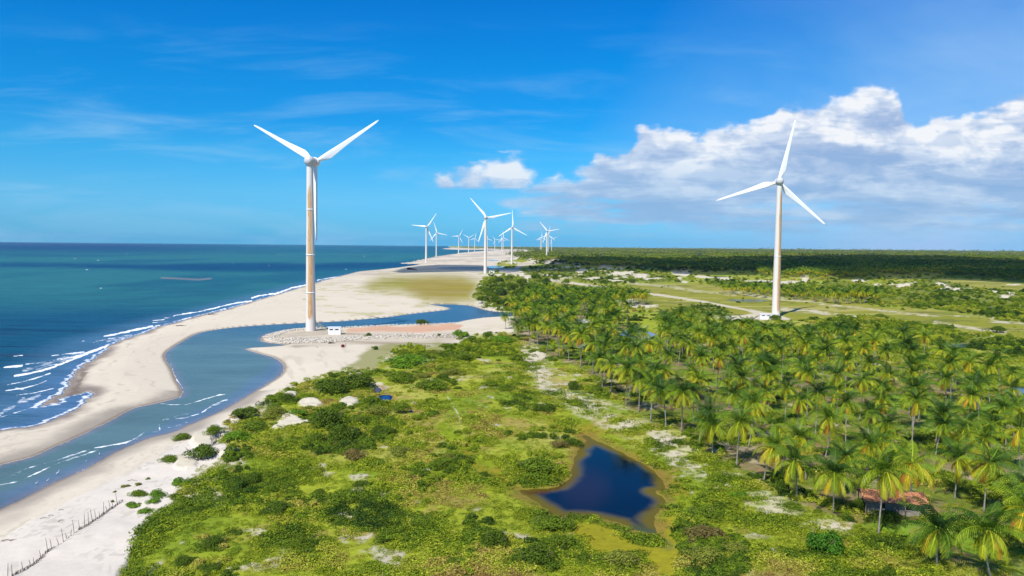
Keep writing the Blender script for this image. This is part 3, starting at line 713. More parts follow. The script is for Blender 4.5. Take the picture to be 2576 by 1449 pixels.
sea = mk('sea', np.stack([x, y, np.zeros_like(x)], 1), F, water_material('sea_water', 0.34, 0.18, [(0.10, 0.35, 1.2, 6), (0.02, 0.09, 3.0, 4)]), attrs={'albedo': ('FLOAT_COLOR', np.concatenate([col, np.ones((x.size, 1), np.float32)], 1)), 'foam': ('FLOAT', foam)})
tag(sea, 'blue green sea with white surf along the beach', 'sea', kind='structure')
# river
kd = L['driv'] > -3
used, F = subset(QF, kd)
x, y, d, u, v = GX[used], GY[used], L['driv'][used], U0[used], V0[used]
n = fbm(x / 14, y / 14, 111); n3 = fbm(x / 3, y / 3, 112)
col = np.tile(C3(0.115, 0.19, 0.18), (x.size, 1))
col = lay(col, sst(880, 800, v), C3(0.03, 0.10, 0.17))
rv = sdf([(0, 1283), (200, 1190), (430, 1090), (520, 1060), (640, 990), (720, 930), (700, 905), (660, 940), (560, 1010), (440, 1060), (300, 1120), (0, 1240)], u, v, 60)
col = lay(col, sst(-14, 12, rv + (n - .5) * 20) * 0.75, C3(0.12, 0.18, 0.27))
col = lay(col, sst(3.0, 0.4, d) * 0.6, C3(0.22, 0.20, 0.24))
foam = np.zeros(x.size, np.float32)
RF = [([(74, 1176), (110, 1166), (133, 1160), (187, 1143), (233, 1128), (283, 1119), (317, 1113), (345, 1100), (362, 1088)], 3.0), ([(-30, 1226), (0, 1219), (40, 1211), (60, 1204), (100, 1186), (140, 1167), (180, 1152), (215, 1142), (250, 1130)], 3.0), ([(20, 1200), (60, 1180), (110, 1170)], 5.0), ([(404, 1016), (440, 1018), (467, 1018), (517, 1002), (567, 991)], 2.6), ([(402, 1082), (400, 1068), (412, 1056), (467, 1053), (500, 1043)], 2.4), ([(420, 1078), (445, 1070), (470, 1064)], 3.4), ([(507, 1040), (533, 1020), (560, 1008), (572, 1006)], 3.2), ([(440, 1050), (480, 1040), (520, 1030), (560, 1010)], 4.5), ([(0, 1170), (40, 1163), (60, 1157)], 3.4), ([(430, 915), (437, 935), (445, 958), (459, 978), (460, 993), (450, 1003)], 2.0), ([(315, 1118), (360, 1096), (400, 1084)], 3.5), ([(150, 1208), (190, 1190), (240, 1168), (280, 1147)], 1.2)]
for pts, wd in RF:
    wd = wd * 1.0; foam = np.maximum(foam, sst(wd, wd * .1, pline(pts, u, v + (n - .5) * 8, 20) + (n3 - .5) * wd * 1.5) * (0.46 + .20 * sst(.3, .6, fbm(x / 5, y / 5, 117, 3)) if wd < 3.3 else .40))
foam = np.maximum(foam, sst(0.5, .1, np.abs(d - .5)) * .35)
river = mk('river', np.stack([x, y, np.full_like(x, 0.004)], 1), F, water_material('river_water', 0.25, 0.22, [(0.9, 1.6, 0.07, 5), (0.12, 0.25, 0.25, 4)]), attrs={'albedo': ('FLOAT_COLOR', np.concatenate([col, np.ones((x.size, 1), np.float32)], 1)), 'foam': ('FLOAT', foam)})
tag(river, 'blue tidal river winding behind the beach', 'river', kind='structure')
# ponds
PM = water_material('pond_water', 0.07, 0.22, [(0.8, 0.8, 0.02, 4)])
for i, pw in enumerate(PONDw):
    dd = sdf(pw, GX, GY, 30)
    used, F = subset(QF, dd > -2.5)
    if len(used) < 4: continue
    x, y, u, v = GX[used], GY[used], U0[used], V0[used]
    d = dd[used]; n = fbm(x / 8, y / 8, 121)
    base = C3(0.002, 0.008, 0.022) if i == 0 else (C3(0.10, 0.045, 0.015) if i == 2 else (C3(0.01, 0.03, 0.12) if i in (1, 14) else C3(0.04, 0.12, 0.26) if i in (3, 4, 5, 11) else C3(0.16, 0.20, 0.26)))
    col = np.tile(base, (x.size, 1))
    if i == 0:
        col = lay(col, sst(3.0, 0.6, d + (n - .5) * 3) * 0.95, C3(0.15, 0.12, 0.018))
        col = lay(col, sst(-6, 12, sdf([(1308, 1228), (1392, 1226), (1430, 1208), (1405, 1232), (1370, 1244), (1330, 1242)], u, v + (n - .5) * 16, 30)) * .9, C3(0.09, 0.035, 0.008))
        col = lay(col, sst(-8, 14, sdf([(1560, 1300), (1640, 1290), (1690, 1366), (1640, 1366), (1570, 1335)], u, v, 30)) * sst(.35, .6, n) * .8, C3(0.05, 0.09, 0.06))
        col = lay(col, sst(-30, 30, sdf(ell(1470, 1230, 60, 50), u, v, 60)) * .25, C3(0.05, 0.02, 0.03))
    o = mk('pond', np.stack([x, y, np.full_like(x, 0.002)], 1), F, PM, attrs={'albedo': ('FLOAT_COLOR', np.concatenate([col, np.ones((x.size, 1), np.float32)], 1)), 'foam': ('FLOAT', np.zeros(x.size)), 'shoal': ('FLOAT', (np.maximum(sst(2.2, 0.2, d + (n - .5) * 3), .8 * sst(-8, 10, sdf([(1520, 1318), (1560, 1296), (1630, 1280), (1680, 1262), (1690, 1360), (1600, 1345)], u, v + (n - .5) * 22, 30)) * sst(.3, .55, n)) if i == 0 else sst(1.2, .1, d)))})
    tag(o, POND_LABEL[i], 'pond', kind='structure')
# ------------------------------------------------------------------ materials of plants
def leaf_material(name, mode):
    """mode: 'tone' instanced clumps, 'obj' colour per object, 'frond' palm fronds"""
    m, t = mat(name)
    lv = t.attr('lv')[2]
    if mode == 'tone':
        tn = t.attr('tone', 'INSTANCER')[2]
        c = t.ramp(tn, [(0.0, (0.04, 0.09, 0.008)), (0.2, (0.16, 0.25, 0.012)), (0.42, (0.37, 0.44, 0.020)), (0.66, (0.52, 0.48, 0.07)), (0.82, (0.38, 0.28, 0.07)), (1.0, (0.32, 0.14, 0.04))])
    elif mode == 'obj':
        c = t.new('ShaderNodeObjectInfo').outputs['Color']
    else:
        tn = t.math('ADD', t.attr('tone')[2], t.math('MULTIPLY', t.math('SUBTRACT', t.new('ShaderNodeObjectInfo').outputs['Random'], 0.5), 0.22))
        c = t.ramp(tn, [(0.0, (0.018, 0.06, 0.008)), (0.2, (0.075, 0.16, 0.010)), (0.42, (0.28, 0.38, 0.014)), (0.66, (0.56, 0.53, 0.020)), (0.84, (0.72, 0.40, 0.022)), (1.0, (0.42, 0.17, 0.03))])
    c = t.vmath('SCALE', c, scale=t.maprange(lv, 0.0, 1.0, 0.48 * ALB, 1.55 * ALB))
    b = t.new('ShaderNodeBsdfPrincipled'); t.put(b.inputs['Base Color'], c)
    b.inputs['Roughness'].default_value = 0.55 if mode == 'frond' else 0.65
    b.inputs['Specular IOR Level'].default_value = 0.16 if mode == 'frond' else 0.14
    tr = t.new('ShaderNodeBsdfTranslucent'); t.put(tr.inputs[0], t.vmath('MULTIPLY', c, (1.25, 1.35, 0.7)))
    ms = t.new('ShaderNodeMixShader'); ms.inputs[0].default_value = 0.22
    t.l.new(b.outputs[0], ms.inputs[1]); t.l.new(tr.outputs[0], ms.inputs[2])
    o = t.new('ShaderNodeOutputMaterial'); t.l.new(ms.outputs[0], o.inputs[0])
    return m
LEAF_T = leaf_material('leaf_cover', 'tone'); LEAF_O = leaf_material('leaf_shrub', 'obj'); FROND = leaf_material('palm_frond', 'frond')
BARK = simple('palm_bark', (0.36, 0.32, 0.27), 0.85, 0.15, 0.35, 3.0, 0.3)
WOOD = simple('dry_wood', (0.26, 0.21, 0.17), 0.9, 0.1, 0.4, 6.0, 0.3)
STEM = simple('shrub_stem', (0.20, 0.16, 0.11), 0.9, 0.1, 0.3, 5.0)

# ------------------------------------------------------------------ leaf clumps, shrubs, palms as meshes
def leaves(cent, nrm, size, seed, aspect=0.55):
    r = np.random.default_rng(seed); n = len(cent)
    nrm = nrm / (np.linalg.norm(nrm, axis=1, keepdims=True) + 1e-9)
    t = r.normal(size=(n, 3)); t -= (t * nrm).sum(1, keepdims=True) * nrm; t /= np.linalg.norm(t, axis=1, keepdims=True) + 1e-9
    b = np.cross(nrm, t); sz = (size * r.uniform(0.6, 1.35, n))[:, None]
    V = np.stack([cent - t * sz, cent + b * sz * aspect, cent + t * sz, cent - b * sz * aspect], 1).reshape(-1, 3)
    F = np.arange(n * 4).reshape(n, 4)
    lv = np.repeat(r.uniform(0, 1, n), 4)
    return V, F, lv
def clump(seed, n=60, size=0.14, rz=0.55):
    r = np.random.default_rng(seed)
    d = r.normal(size=(n, 3)); d[:, 2] = np.abs(d[:, 2]) * 0.9 + 0.05
    d /= np.linalg.norm(d, axis=1, keepdims=True)
    rad = r.uniform(0.45, 1.0, n) ** 0.6
    k = 1 + 0.25 * np.sin(d[:, 0] * 5 + seed) * np.cos(d[:, 1] * 4)
    c = d * (rad * k)[:, None] * np.array([1, 1, rz])
    nr_ = d * 0.5 + r.normal(size=(n, 3)) * 0.5 + np.array([-.15, -.25, 0.75])
    return leaves(c, nr_, size, seed + 5)
def lobes(seed, nl, flat=0.6):
    r = np.random.default_rng(seed); o = []
    for i in range(nl):
        a = r.uniform(0, 6.283); q = r.uniform(0, 0.72) ** 0.7
        rr = r.uniform(0.28, 0.5) * (1.15 - q * .5)
        o.append((math.cos(a) * q, math.sin(a) * q, r.uniform(0.15, 0.55) * flat * (1.25 - q) + rr * .2, rr))
    return o
def foliage(seed, n, size, nl=11, flat=0.75, solid=0.75):
    r = np.random.default_rng(seed); lb = lobes(seed, nl, flat)
    w = np.array([q[3] ** 2 for q in lb]); ch = r.choice(nl, n, p=w / w.sum())
    L_ = np.array(lb)[ch]
    d = r.normal(size=(n, 3)); d[:, 2] = np.where(d[:, 2] < -0.3, -d[:, 2], d[:, 2]); d /= np.linalg.norm(d, axis=1, keepdims=True)
    rad = r.uniform(solid, 1.06, n)
    c = L_[:, :3] + d * (L_[:, 3] * rad)[:, None] * np.array([1, 1, 0.85])
    c[:, 2] = np.maximum(c[:, 2], 0.02 + r.uniform(0, .06, n))
    V, F, lv = leaves(c, d * 0.9 + r.normal(size=(n, 3)) * 0.5 + np.array([0, 0, .3]), size, seed + 3)
    # light and dark lobes
    lobe_l = r.uniform(0.15, 0.85, nl)[ch]
    lv = np.clip(np.repeat(lobe_l, 4) * 0.55 + lv * 0.45, 0, 1)
    return V, F, lv
def shrub_meshes():
    out = []
    for i, (n, sz, nl, fl) in enumerate([(2200, .052, 12, .8), (2200, .050, 16, .6), (1700, .060, 9, .9), (2600, .046, 20, .55), (1500, .062, 8, .7), (2000, .05, 14, 1.0)]):
        V, F, lv = foliage(100 + i, n, sz, nl, fl)
        f = mk('foliage', V, F, LEAF_O, link=False, attrs={'lv': ('FLOAT', lv)}).data
        mb = MB(); rd = random.Random(i)
        for k in range(7):
            a = rd.uniform(0, 6.28); q = rd.uniform(.3, .75)
            mb.tube([(0, 0, -.05), (math.cos(a) * q * .5, math.sin(a) * q * .5, .28), (math.cos(a) * q, math.sin(a) * q, .5 + rd.uniform(0, .25) * fl)], [.035, .02, .008], 5)
        s = mb.build('stem', STEM, link=False).data
        out.append((f, s))
    return out
SHRUB = shrub_meshes()
def palm_crown(seed, nf=26, npair=20, L0=4.6, yellow=0.0, wl=0.075, lean=0.0):
    r = np.random.default_rng(seed); Vs = []; Fs = []; Tn = []; Lv = []; base = 0
    for k in range(nf):
        age = (k + 0.5) / nf                                # 0 youngest .. 1 oldest
        az = k * 2.39996 + r.uniform(-.25, .25)
        e0 = R(84 - 122 * age ** 0.95 + r.uniform(-9, 9))
        bend = R(52 + 40 * age + r.uniform(-10, 14)) * (1.0 if age < .8 else .65)
        Lf = L0 * (0.72 + 0.42 * math.sin(math.pi * min(1, age * 1.1 + 0.12))) * r.uniform(.9, 1.1)
        ns = 9; p = np.zeros(3); h = np.array([math.cos(az), math.sin(az), 0.0]); s = np.array([-math.sin(az), math.cos(az), 0.0])
        tw = r.uniform(-.35, .35)
        pts = [p.copy()]; tan = []
        for i in range(ns):
            q = (i + .5) / ns; e = max(e0 - bend * q ** 1.25 * 1.35, R(-88))
            d = h * math.cos(e) + np.array([0, 0, math.sin(e)]) + s * tw * q * .4; d /= np.linalg.norm(d)
            p = p + d * Lf / ns; pts.append(p.copy()); tan.append(d)
        tan.append(tan[-1]); pts = np.array(pts); tan = np.array(tan)
        # rachis ribbon
        w = np.linspace(.085, .02, ns + 1)[:, None]
        V = np.concatenate([pts - s * w, pts + s * w]); n1 = ns + 1
        F = np.array([(i, i + 1, n1 + i + 1, n1 + i) for i in range(ns)])
        tn = np.clip(0.05 + 0.58 * age ** 1.15 + yellow * (0.15 + .4 * age) + r.uniform(-.05, .08), 0, 1)
        if age > 0.90: tn = np.clip(tn + .12 + r.uniform(0, .14), 0, 1)
        Vs.append(V); Fs.append(F + base); base += len(V); Tn.append(np.full(len(V), min(tn + .12, 1))); Lv.append(np.full(len(V), .9))
        q = np.repeat(np.linspace(0.10, 0.995, npair), 2); sg = np.tile([-1.0, 1.0], npair)
        i0 = np.clip((q * ns).astype(int), 0, ns - 1); fr = (q * ns - i0)[:, None]
        c = pts[i0] * (1 - fr) + pts[np.minimum(i0 + 1, ns)] * fr; tt = tan[i0]
        ll = (1.05 * np.sin(np.pi * (0.12 + 0.80 * q)) ** .8 * r.uniform(.85, 1.12, len(q)))[:, None] * (L0 / 4.6)
        droop = 0.35 + 0.85 * age + .25 * q
        dl = s * sg[:, None] * 0.80 + tt * 0.48 + np.array([0, 0, -1.0]) * droop[:, None] * 0.75
        dl /= np.linalg.norm(dl, axis=1, keepdims=True)
        wv = tt * wl; mid = c + dl * ll * .55; tip = c + dl * ll + np.array([0, 0, -.12]) * ll
        V = np.stack([c - wv * .6, c + wv * .6, mid + wv, tip + wv * .2, tip - wv * .2, mid - wv], 1).reshape(-1, 3)
        n = len(q); ix = np.arange(n)[:, None] * 6
        F = np.concatenate([ix + np.array([0, 1, 2, 5]), ix + np.array([5, 2, 3, 4])])
        Vs.append(V); Fs.append(F + base); base += len(V)
        Tn.append(np.repeat(np.clip(tn + .10 * q + r.uniform(-.03, .03, n), 0, 1), 6)); Lv.append(np.repeat(r.uniform(.25, .8, n), 6))
    V = np.concatenate(Vs); V[:, 0] += lean * V[:, 2]
    return V, np.concatenate(Fs), np.concatenate(Tn), np.concatenate(Lv)
PALMC = []
for i, (yl, nf, L0) in enumerate([(-.06, 23, 4.8), (0.12, 21, 4.6), (-0.14, 22, 5.0), (0.42, 18, 4.4), (0.05, 24, 4.7), (-.04, 20, 4.5), (0.26, 21, 4.7), (-0.10, 24, 4.6)]):
    V, F, tn, lv = palm_crown(300 + i, nf, 20, L0, yl)
    PALMC.append(mk('crown', V, F, FROND, link=False, attrs={'tone': ('FLOAT', tn), 'lv': ('FLOAT', lv)}).data)
PALMY = [0, 1, 0, 2, 0, 0, 1, 0]
PALMT = []
for i in range(6):
    rd = random.Random(40 + i); a = rd.uniform(0, 6.28); k = rd.uniform(.2, 1.2) * (1.6 if i == 5 else 1)
    pts = []; rr = []
    for j in range(9):
        q = j / 8; b = k * (q ** 1.8) * 1.3 if i % 2 else k * math.sin(q * 2.2) * .8
        pts.append((math.cos(a) * b, math.sin(a) * b, -0.03 + q * 1.0 if j else -0.06)); rr.append(0.20 if j == 0 else (0.145 if j == 1 else .115))
    PALMT.append((pts, rr))
def trunk_mesh(i, H):
    pts, rr = PALMT[i]; mb = MB()
    mb.tube([(p[0], p[1], p[2] * H) for p in pts], rr, 8)
    return mb.build('trunk', BARK, link=False, smooth=True).data, (pts[-1][0], pts[-1][1], H * pts[-1][2])
TR = {}
def trunk(i, H):
    H = round(H * 2) / 2
    if (i, H) not in TR: TR[(i, H)] = trunk_mesh(i, H)
    return TR[(i, H)]
def palm(x, y, z, H, sc, kind, seed, label, group='coconut palms of the grove'):
    rd = random.Random(seed)
    t = empty('coconut_palm', (x, y, z - .05), rd.uniform(0, 6.28), label=label, cat='palm tree', group=group)
    me, top = trunk(rd.randrange(6), H)
    o = bpy.data.objects.new('trunk', me); COL.objects.link(o); o.parent = t
    c = bpy.data.objects.new('crown', PALMC[kind]); COL.objects.link(c); c.parent = t
    c.location = top; c.scale = (sc, sc, sc * rd.uniform(.95, 1.1)); c.rotation_euler = (rd.gauss(0, .12), rd.gauss(0, .12), rd.uniform(0, 6.28))
    return t

# ------------------------------------------------------------------ palms
FRONT = [(1272, 828, 7.5, 'small lone coconut palm at the tip of the river bend, apart from the grove'),
    (1302, 848, 6.0, 'short coconut palm at the left tip of the grove'), (1332, 868, 8.5, 'slim coconut palm, second from the left tip of the grove'),
    (1352, 871, 8.5, 'coconut palm with a straight pale trunk, third from the left tip of the grove'), (1375, 884, 9, 'coconut palm with a bent pale trunk near the left tip of the grove'),
    (1407, 901, 10, 'tall coconut palm with a long pale trunk above the sandy dune ridge'), (1432, 909, 9, 'coconut palm just right of the tall long-trunked palm at the ridge'),
    (1459, 927, 10, 'coconut palm in the front row behind the bare sandy ridge'), (1492, 941, 9, 'coconut palm in the front row above the round dark ridge shrub'), (1520, 962, 9.5, 'coconut palm in the front row just before the clearing shadow'),
    (1515, 977, 8, 'coconut palm with thin trunk at the first bend of the front row'), (1575, 1023, 9, 'coconut palm with brown trunk in front row above the white sand patch'),
    (1607, 1036, 9, 'leaning coconut palm right of the brown-trunked palm in front row'), (1637, 1059, 9.5, 'coconut palm in front row, uphill from the tip of the dark pond'),
    (1675, 1077, 9.5, 'coconut palm in front row, directly above the second white sand patch'), (1714, 1087, 10, 'coconut palm with wide full crown in front row above the pond'),
    (1759, 1110, 7, 'short coconut palm in front row beside the dry thicket'), (1793, 1144, 7, 'coconut palm with low skirt of fronds in front row above the sandy bank'),
    (1853, 1174, 9.5, 'coconut palm with tall trunk in front row, above a fallen frond pile'), (1922, 1210, 7.5, 'coconut palm with orange lowest fronds over the sandy bank'),
    (2004, 1257, 8, 'coconut palm with drooping yellow skirt, two left of the tiled hut'), (2097, 1289, 7.5, 'coconut palm just left of the tiled hut'),
    (2210, 1347, 10.5, 'tallest near coconut palm, its pale trunk crossing the tiled hut'), (2290, 1284, 8.6, 'coconut palm with orange fronds directly behind the tiled hut'),
    (2356, 1425, 6.2, 'low broad coconut palm at the bottom, left of the corner palm'), (2496, 1462, 7.5, 'coconut palm at the bottom right corner'),
    (2402, 1256, 8, 'coconut palm with short bare trunk right of the orange palm'), (2475, 1290, 9, 'coconut palm with a double-looking trunk behind the corner palm'), (2575, 1320, 7.5, 'coconut palm cut by the right edge, near the bottom')]
fx, fy, fz = G([p[0] for p in FRONT], [p[1] for p in FRONT])
pal_xy = []
for i, (p, x, y, z) in enumerate(zip(FRONT, fx, fy, fz)):
    kind = [0, 5, 2, 5, 1, 7, 0, 4, 1, 7, 2, 4, 1, 0, 7, 4, 5, 1, 0, 6, 1, 4, 0, 3, 2, 0, 6, 1, 4][i]
    palm(x, y, z, (p[2] - 1.2) * (1.3 if 1300 < p[0] < 1600 else 1.0), 1.08 if i else .8, kind, 900 + i, p[3]); pal_xy.append((x, y))
def poisson(poly, n, dmin, exist, seed, accept=None):
    r = np.random.default_rng(seed); poly = np.asarray(poly)
    x0, y0 = poly.min(0); x1, y1 = poly.max(0)
    X = r.uniform(x0, x1, n); Y = r.uniform(y0, y1, n)
    k = sdf(poly, X, Y, 50) > 0; X, Y = X[k], Y[k]
    if accept is not None:
        k = accept(X, Y, r); X, Y = X[k], Y[k]
    cell = {}; out = []
    def near(a, b):
        ci, cj = int(a // dmin), int(b // dmin)
        for i in (-1, 0, 1):
            for j in (-1, 0, 1):
                for (p, q) in cell.get((ci + i, cj + j), ()):
                    if (p - a) ** 2 + (q - b) ** 2 < dmin * dmin: return True
        return False
    for a, b in exist: cell.setdefault((int(a // dmin), int(b // dmin)), []).append((a, b))
    for a, b in zip(X, Y):
        if not near(a, b):
            cell.setdefault((int(a // dmin), int(b // dmin)), []).append((a, b)); out.append((a, b))
    return out
HUT = P(2249, 1290, 1.2); HOUSE = P(1466, 826, 1.2)
GV = W(GROVE, 1.2)
def acc(X, Y, r):
    l = land(X, Y); u, v = l['u'], l['v']
    k = (l['dwat'] < -1.5) & (u < 2680) & (v < 1560) & (v > 750)
    k &= (np.hypot(X - HUT[0], (Y - HUT[1])) > 7.0) & (np.hypot(X - HOUSE[0], Y - HOUSE[1]) > 6) & ~((abs(X - HUT[0]) < 9) & (Y < HUT[1]) & (Y > HUT[1] - 14)) & ~((abs(X - HOUSE[0]) < 5) & (Y < HOUSE[1]) & (Y > HOUSE[1] - 25))
    k &= sdf(ROADPAD, u, v, 20) < -2
    clear = (fbm(X / 22, Y / 22, 201) > 0.575) & (r.uniform(size=len(X)) < .85)
    k &= ~((u > 1553) & (u < 1662) & (v > 822) & (v < 900)) & ~((u > 1446) & (u < 1488) & (v > 800) & (v < 880))
    for (cu, cv_, a_, b_) in [(1700, 985, 55, 22), (1560, 1010, 20, 10), (2000, 1155, 30, 12), (2130, 1195, 50, 22), (2330, 1330, 60, 30), (2440, 1380, 40, 20)]:
        clear |= ((u - cu) / a_) ** 2 + ((v - cv_) / b_) ** 2 < 1
    return k & ~clear
pts = poisson(GV, 60000, 7.9, pal_xy, 5, acc)
pts.sort(key=lambda q: q[1])
# palms that stand in the two clumps beyond the grove
CL1 = [(1330, 752), (1400, 744), (1480, 748), (1560, 756), (1640, 764), (1610, 770), (1520, 778), (1440, 782), (1380, 778), (1335, 768)]
CL2 = [(1808, 738), (1860, 730), (1940, 734), (2040, 740), (2090, 752), (2200, 756), (2210, 766), (2130, 766), (2060, 762), (1980, 752), (1880, 746)]
def acc2(X, Y, r): return land(X, Y)['dwat'] < -1
pc = poisson(W(CL1, 1.2), 9000, 6.5, pal_xy + pts, 6, acc2) + poisson(W(CL2, 1.2), 9000, 7.0, [], 7, acc2)
near_p, far_p = pts[:300 - len(FRONT)], pts[300 - len(FRONT):] + pc
LM = [(2250, 1270, 'the tiled hut'), (1952, 830, 'the rusty turbine'), (1605, 842, 'the blue pool'), (1560, 1120, 'the dark pond tip'), (1466, 815, 'the pale house'), (1700, 985, 'the green clearing'), (2558, 985, 'the right edge pool'), (2500, 1440, 'the bottom corner palm'), (2545, 1230, 'the right edge bush'), (1922, 1209, 'the orange-skirted palm'), (2130, 1195, 'the clearing behind the hut'), (2250, 880, 'the last row end'), (2150, 1020, 'the grove middle'), (1850, 1000, 'the left middle')]
def zone(u, v):
    q = min(LM, key=lambda a: math.hypot(a[0] - u, (a[1] - v) * 1.6))
    dx, dy = u - q[0], (v - q[1]) * 1.6; d = math.hypot(dx, dy)
    side = ('left of' if dx < 0 else 'right of') if abs(dx) > abs(dy) else ('beyond' if dy < 0 else 'before')
    return ('just ' if d < 75 else ('further ' if d < 150 else 'well ')) + side + ' ' + q[2]
nx_ = np.array([p[0] for p in near_p]); ny_ = np.array([p[1] for p in near_p]); ln = land(nx_, ny_)
rdp = random.Random(11); LB = []
for i in range(len(near_p)):
    kind = rdp.choice([0, 1, 2, 4, 5, 6, 7, 1, 4, 3] if i % 9 == 0 else [0, 1, 2, 4, 5, 6, 7])
    desc = ['green', 'yellow-skirted', 'orange-yellow'][PALMY[kind]]
    H = rdp.uniform(7.6, 11.2) + min(2.2, max(-1.5, (1120 - float(ln['v'][i])) / 90.0))
    sz = 'tall' if H > 11.4 else ('mid-height' if H > 9.8 else 'low')
    LB.append((f"{sz} {desc} coconut palm {zone(ln['u'][i], ln['v'][i])}", palm(nx_[i], ny_[i], float(ln['z'][i]), H - 1, rdp.uniform(.82, 1.06), kind, 2000 + i, None), ln['u'][i]))
ORD = ['leftmost', 'second from left', 'third from left', 'fourth from left', 'fifth from left', 'sixth from left', 'seventh from left', 'eighth from left', 'ninth from left', 'tenth from left', 'eleventh from left', 'twelfth from left', 'thirteenth from left', 'fourteenth from left', 'fifteenth from left']
NUM = ['', '', 'two', 'three', 'four', 'five', 'six', 'seven', 'eight', 'nine', 'ten', 'eleven', 'twelve', 'thirteen', 'fourteen', 'fifteen', 'sixteen']
by = {}
for lb, o, u in LB: by.setdefault(lb, []).append((u, o))
for lb, q in by.items():
    q.sort(key=lambda a: a[0])
    for j, (u, o) in enumerate(q):
        o['label'] = lb if len(q) == 1 or len(q) > 16 else lb + ', ' + (ORD[j] if j < len(q) - 1 else 'rightmost') + ' of ' + NUM[len(q)]
print('palms', len(near_p), len(far_p))

# ------------------------------------------------------------------ scattered stuff
def scatter(name, sources, X, Y, Z, rot, scl, tone, label, kind_idx=None, material=None, cat=None):
    coll = bpy.data.collections.new(name + '_source')
    for i, me in enumerate(sources):
        o = bpy.data.objects.new(f'{name}_source_{i:02d}', me); coll.objects.link(o)
    n = len(X); me = bpy.data.meshes.new(name)
    me.vertices.add(n); me.vertices.foreach_set('co', np.stack([X, Y, Z], 1).astype(np.float32).ravel())
    for k, typ, arr in (('rot', 'FLOAT_VECTOR', rot), ('scl', 'FLOAT_VECTOR', scl), ('tone', 'FLOAT', tone)):
        a = me.attributes.new(k, typ, 'POINT'); a.data.foreach_set('vector' if typ != 'FLOAT' else 'value', np.asarray(arr, np.float32).ravel())
    a = me.attributes.new('idx', 'INT', 'POINT')
    a.data.foreach_set('value', (np.asarray(kind_idx) if kind_idx is not None else rng.integers(0, len(sources), n)).astype(np.int32))
    o = bpy.data.objects.new(name, me); COL.objects.link(o)
    g = bpy.data.node_groups.new(name, 'GeometryNodeTree')
    g.interface.new_socket('Geometry', in_out='INPUT', socket_type='NodeSocketGeometry')
    g.interface.new_socket('Geometry', in_out='OUTPUT', socket_type='NodeSocketGeometry')
    N, Lk = g.nodes, g.links
    gi = N.new('NodeGroupInput'); go = N.new('NodeGroupOutput')
    mp = N.new('GeometryNodeMeshToPoints'); Lk.new(gi.outputs[0], mp.inputs[0])
    ip = N.new('GeometryNodeInstanceOnPoints'); Lk.new(mp.outputs[0], ip.inputs['Points'])
    ci = N.new('GeometryNodeCollectionInfo'); ci.inputs['Collection'].default_value = coll
    ci.inputs['Separate Children'].default_value = True; ci.inputs['Reset Children'].default_value = True
    Lk.new(ci.outputs[0], ip.inputs['Instance']); ip.inputs['Pick Instance'].default_value = True
    def na(nm, typ):
        q = N.new('GeometryNodeInputNamedAttribute'); q.data_type = typ; q.inputs[0].default_value = nm; return q.outputs[0]
    Lk.new(na('idx', 'INT'), ip.inputs['Instance Index'])
    Lk.new(na('rot', 'FLOAT_VECTOR'), ip.inputs['Rotation']); Lk.new(na('scl', 'FLOAT_VECTOR'), ip.inputs['Scale'])
    Lk.new(ip.outputs[0], go.inputs[0])
    md = o.modifiers.new('scatter', 'NODES'); md.node_group = g
    tag(o, label, cat, kind='stuff')
    return o
CLUMP = []
for i in range(6):
    V, F, lv = clump(500 + i, 84, 0.125, 0.55)
    CLUMP.append(mk('clump', V, F, LEAF_T, link=False, attrs={'lv': ('FLOAT', lv)}).data)
BUSH = []
for i in range(6):
    V, F, lv = foliage(540 + i, 420, 0.11, 8, 0.7)
    BUSH.append(mk('bush', V, F, LEAF_T, link=False, attrs={'lv': ('FLOAT', lv)}).data)
def pxpoints(n, u0, u1, v0, v1, seed):
    r = np.random.default_rng(seed); u = r.uniform(u0, u1, n); v = r.uniform(v0, v1, n)
    eye = 615 + 0.0089 * (u - CU); k = v - eye > 7
    u, v = u[k], v[k]; x, y = P(u, v, 1.2)
    return x, y, r
def rots(r, n, tilt=0.2): return np.stack([r.normal(0, tilt, n), r.normal(0, tilt, n), r.uniform(0, 6.283, n)], 1)
# near creeping ground cover
x, y, r = pxpoints(125000, -60, 2640, 850, 1500, 21)
l = land(x, y); d = np.hypot(x, y)
n7 = fbm(x / 6.5, y / 6.5, 301); n25 = fbm(x / 22, y / 22, 302)
dens = l['cover'] * sst(0.30, 0.52, n7 * .6 + l['n12'] * .4 + .08) * (0.35 + .65 * sst(.36, .52, n7))
dens = dens * .82
dens = np.where(l['grove'] > .5, dens * .55 * sst(.45, .6, n7), dens)
flatm = sst(-30, 30, sdf([(380, 1330), (470, 1235), (640, 1190), (860, 1200), (1000, 1290), (960, 1380), (800, 1449), (600, 1600), (250, 1600)], l['u'], l['v'], 60))
dens = dens * (1 - .62 * flatm) + l['sandy'] * .10 * l['veg']
k = (r.uniform(size=len(x)) < dens) & (l['dwat'] < -.8)
x, y, d, n7, n25 = x[k], y[k], d[k], n7[k], n25[k]; z = l['z'][k]; l12 = l['n12'][k]; l40 = l['n40'][k]; n = len(x)
s = r.uniform(.38, .95, n) * (0.8 + d / 420) * (0.7 + .7 * sst(.4, .62, n7))
tone = 0.40 + (r.uniform(size=n) - .5) * .26 + (l40 - .5) * .5 - sst(.52, .66, n25) * .20 + sst(.58, .68, fbm(x / 8, y / 8, 303)) * .34 - sst(.56, .66, n7) * .14
scatter('ground_cover', CLUMP, x, y, z - .04, rots(r, n, .15), np.stack([s, s, s * r.uniform(.6, 1.1, n)], 1), np.clip(tone, 0, 1), 'low creeping green ground cover over the dunes in the foreground')
print('cover', n)
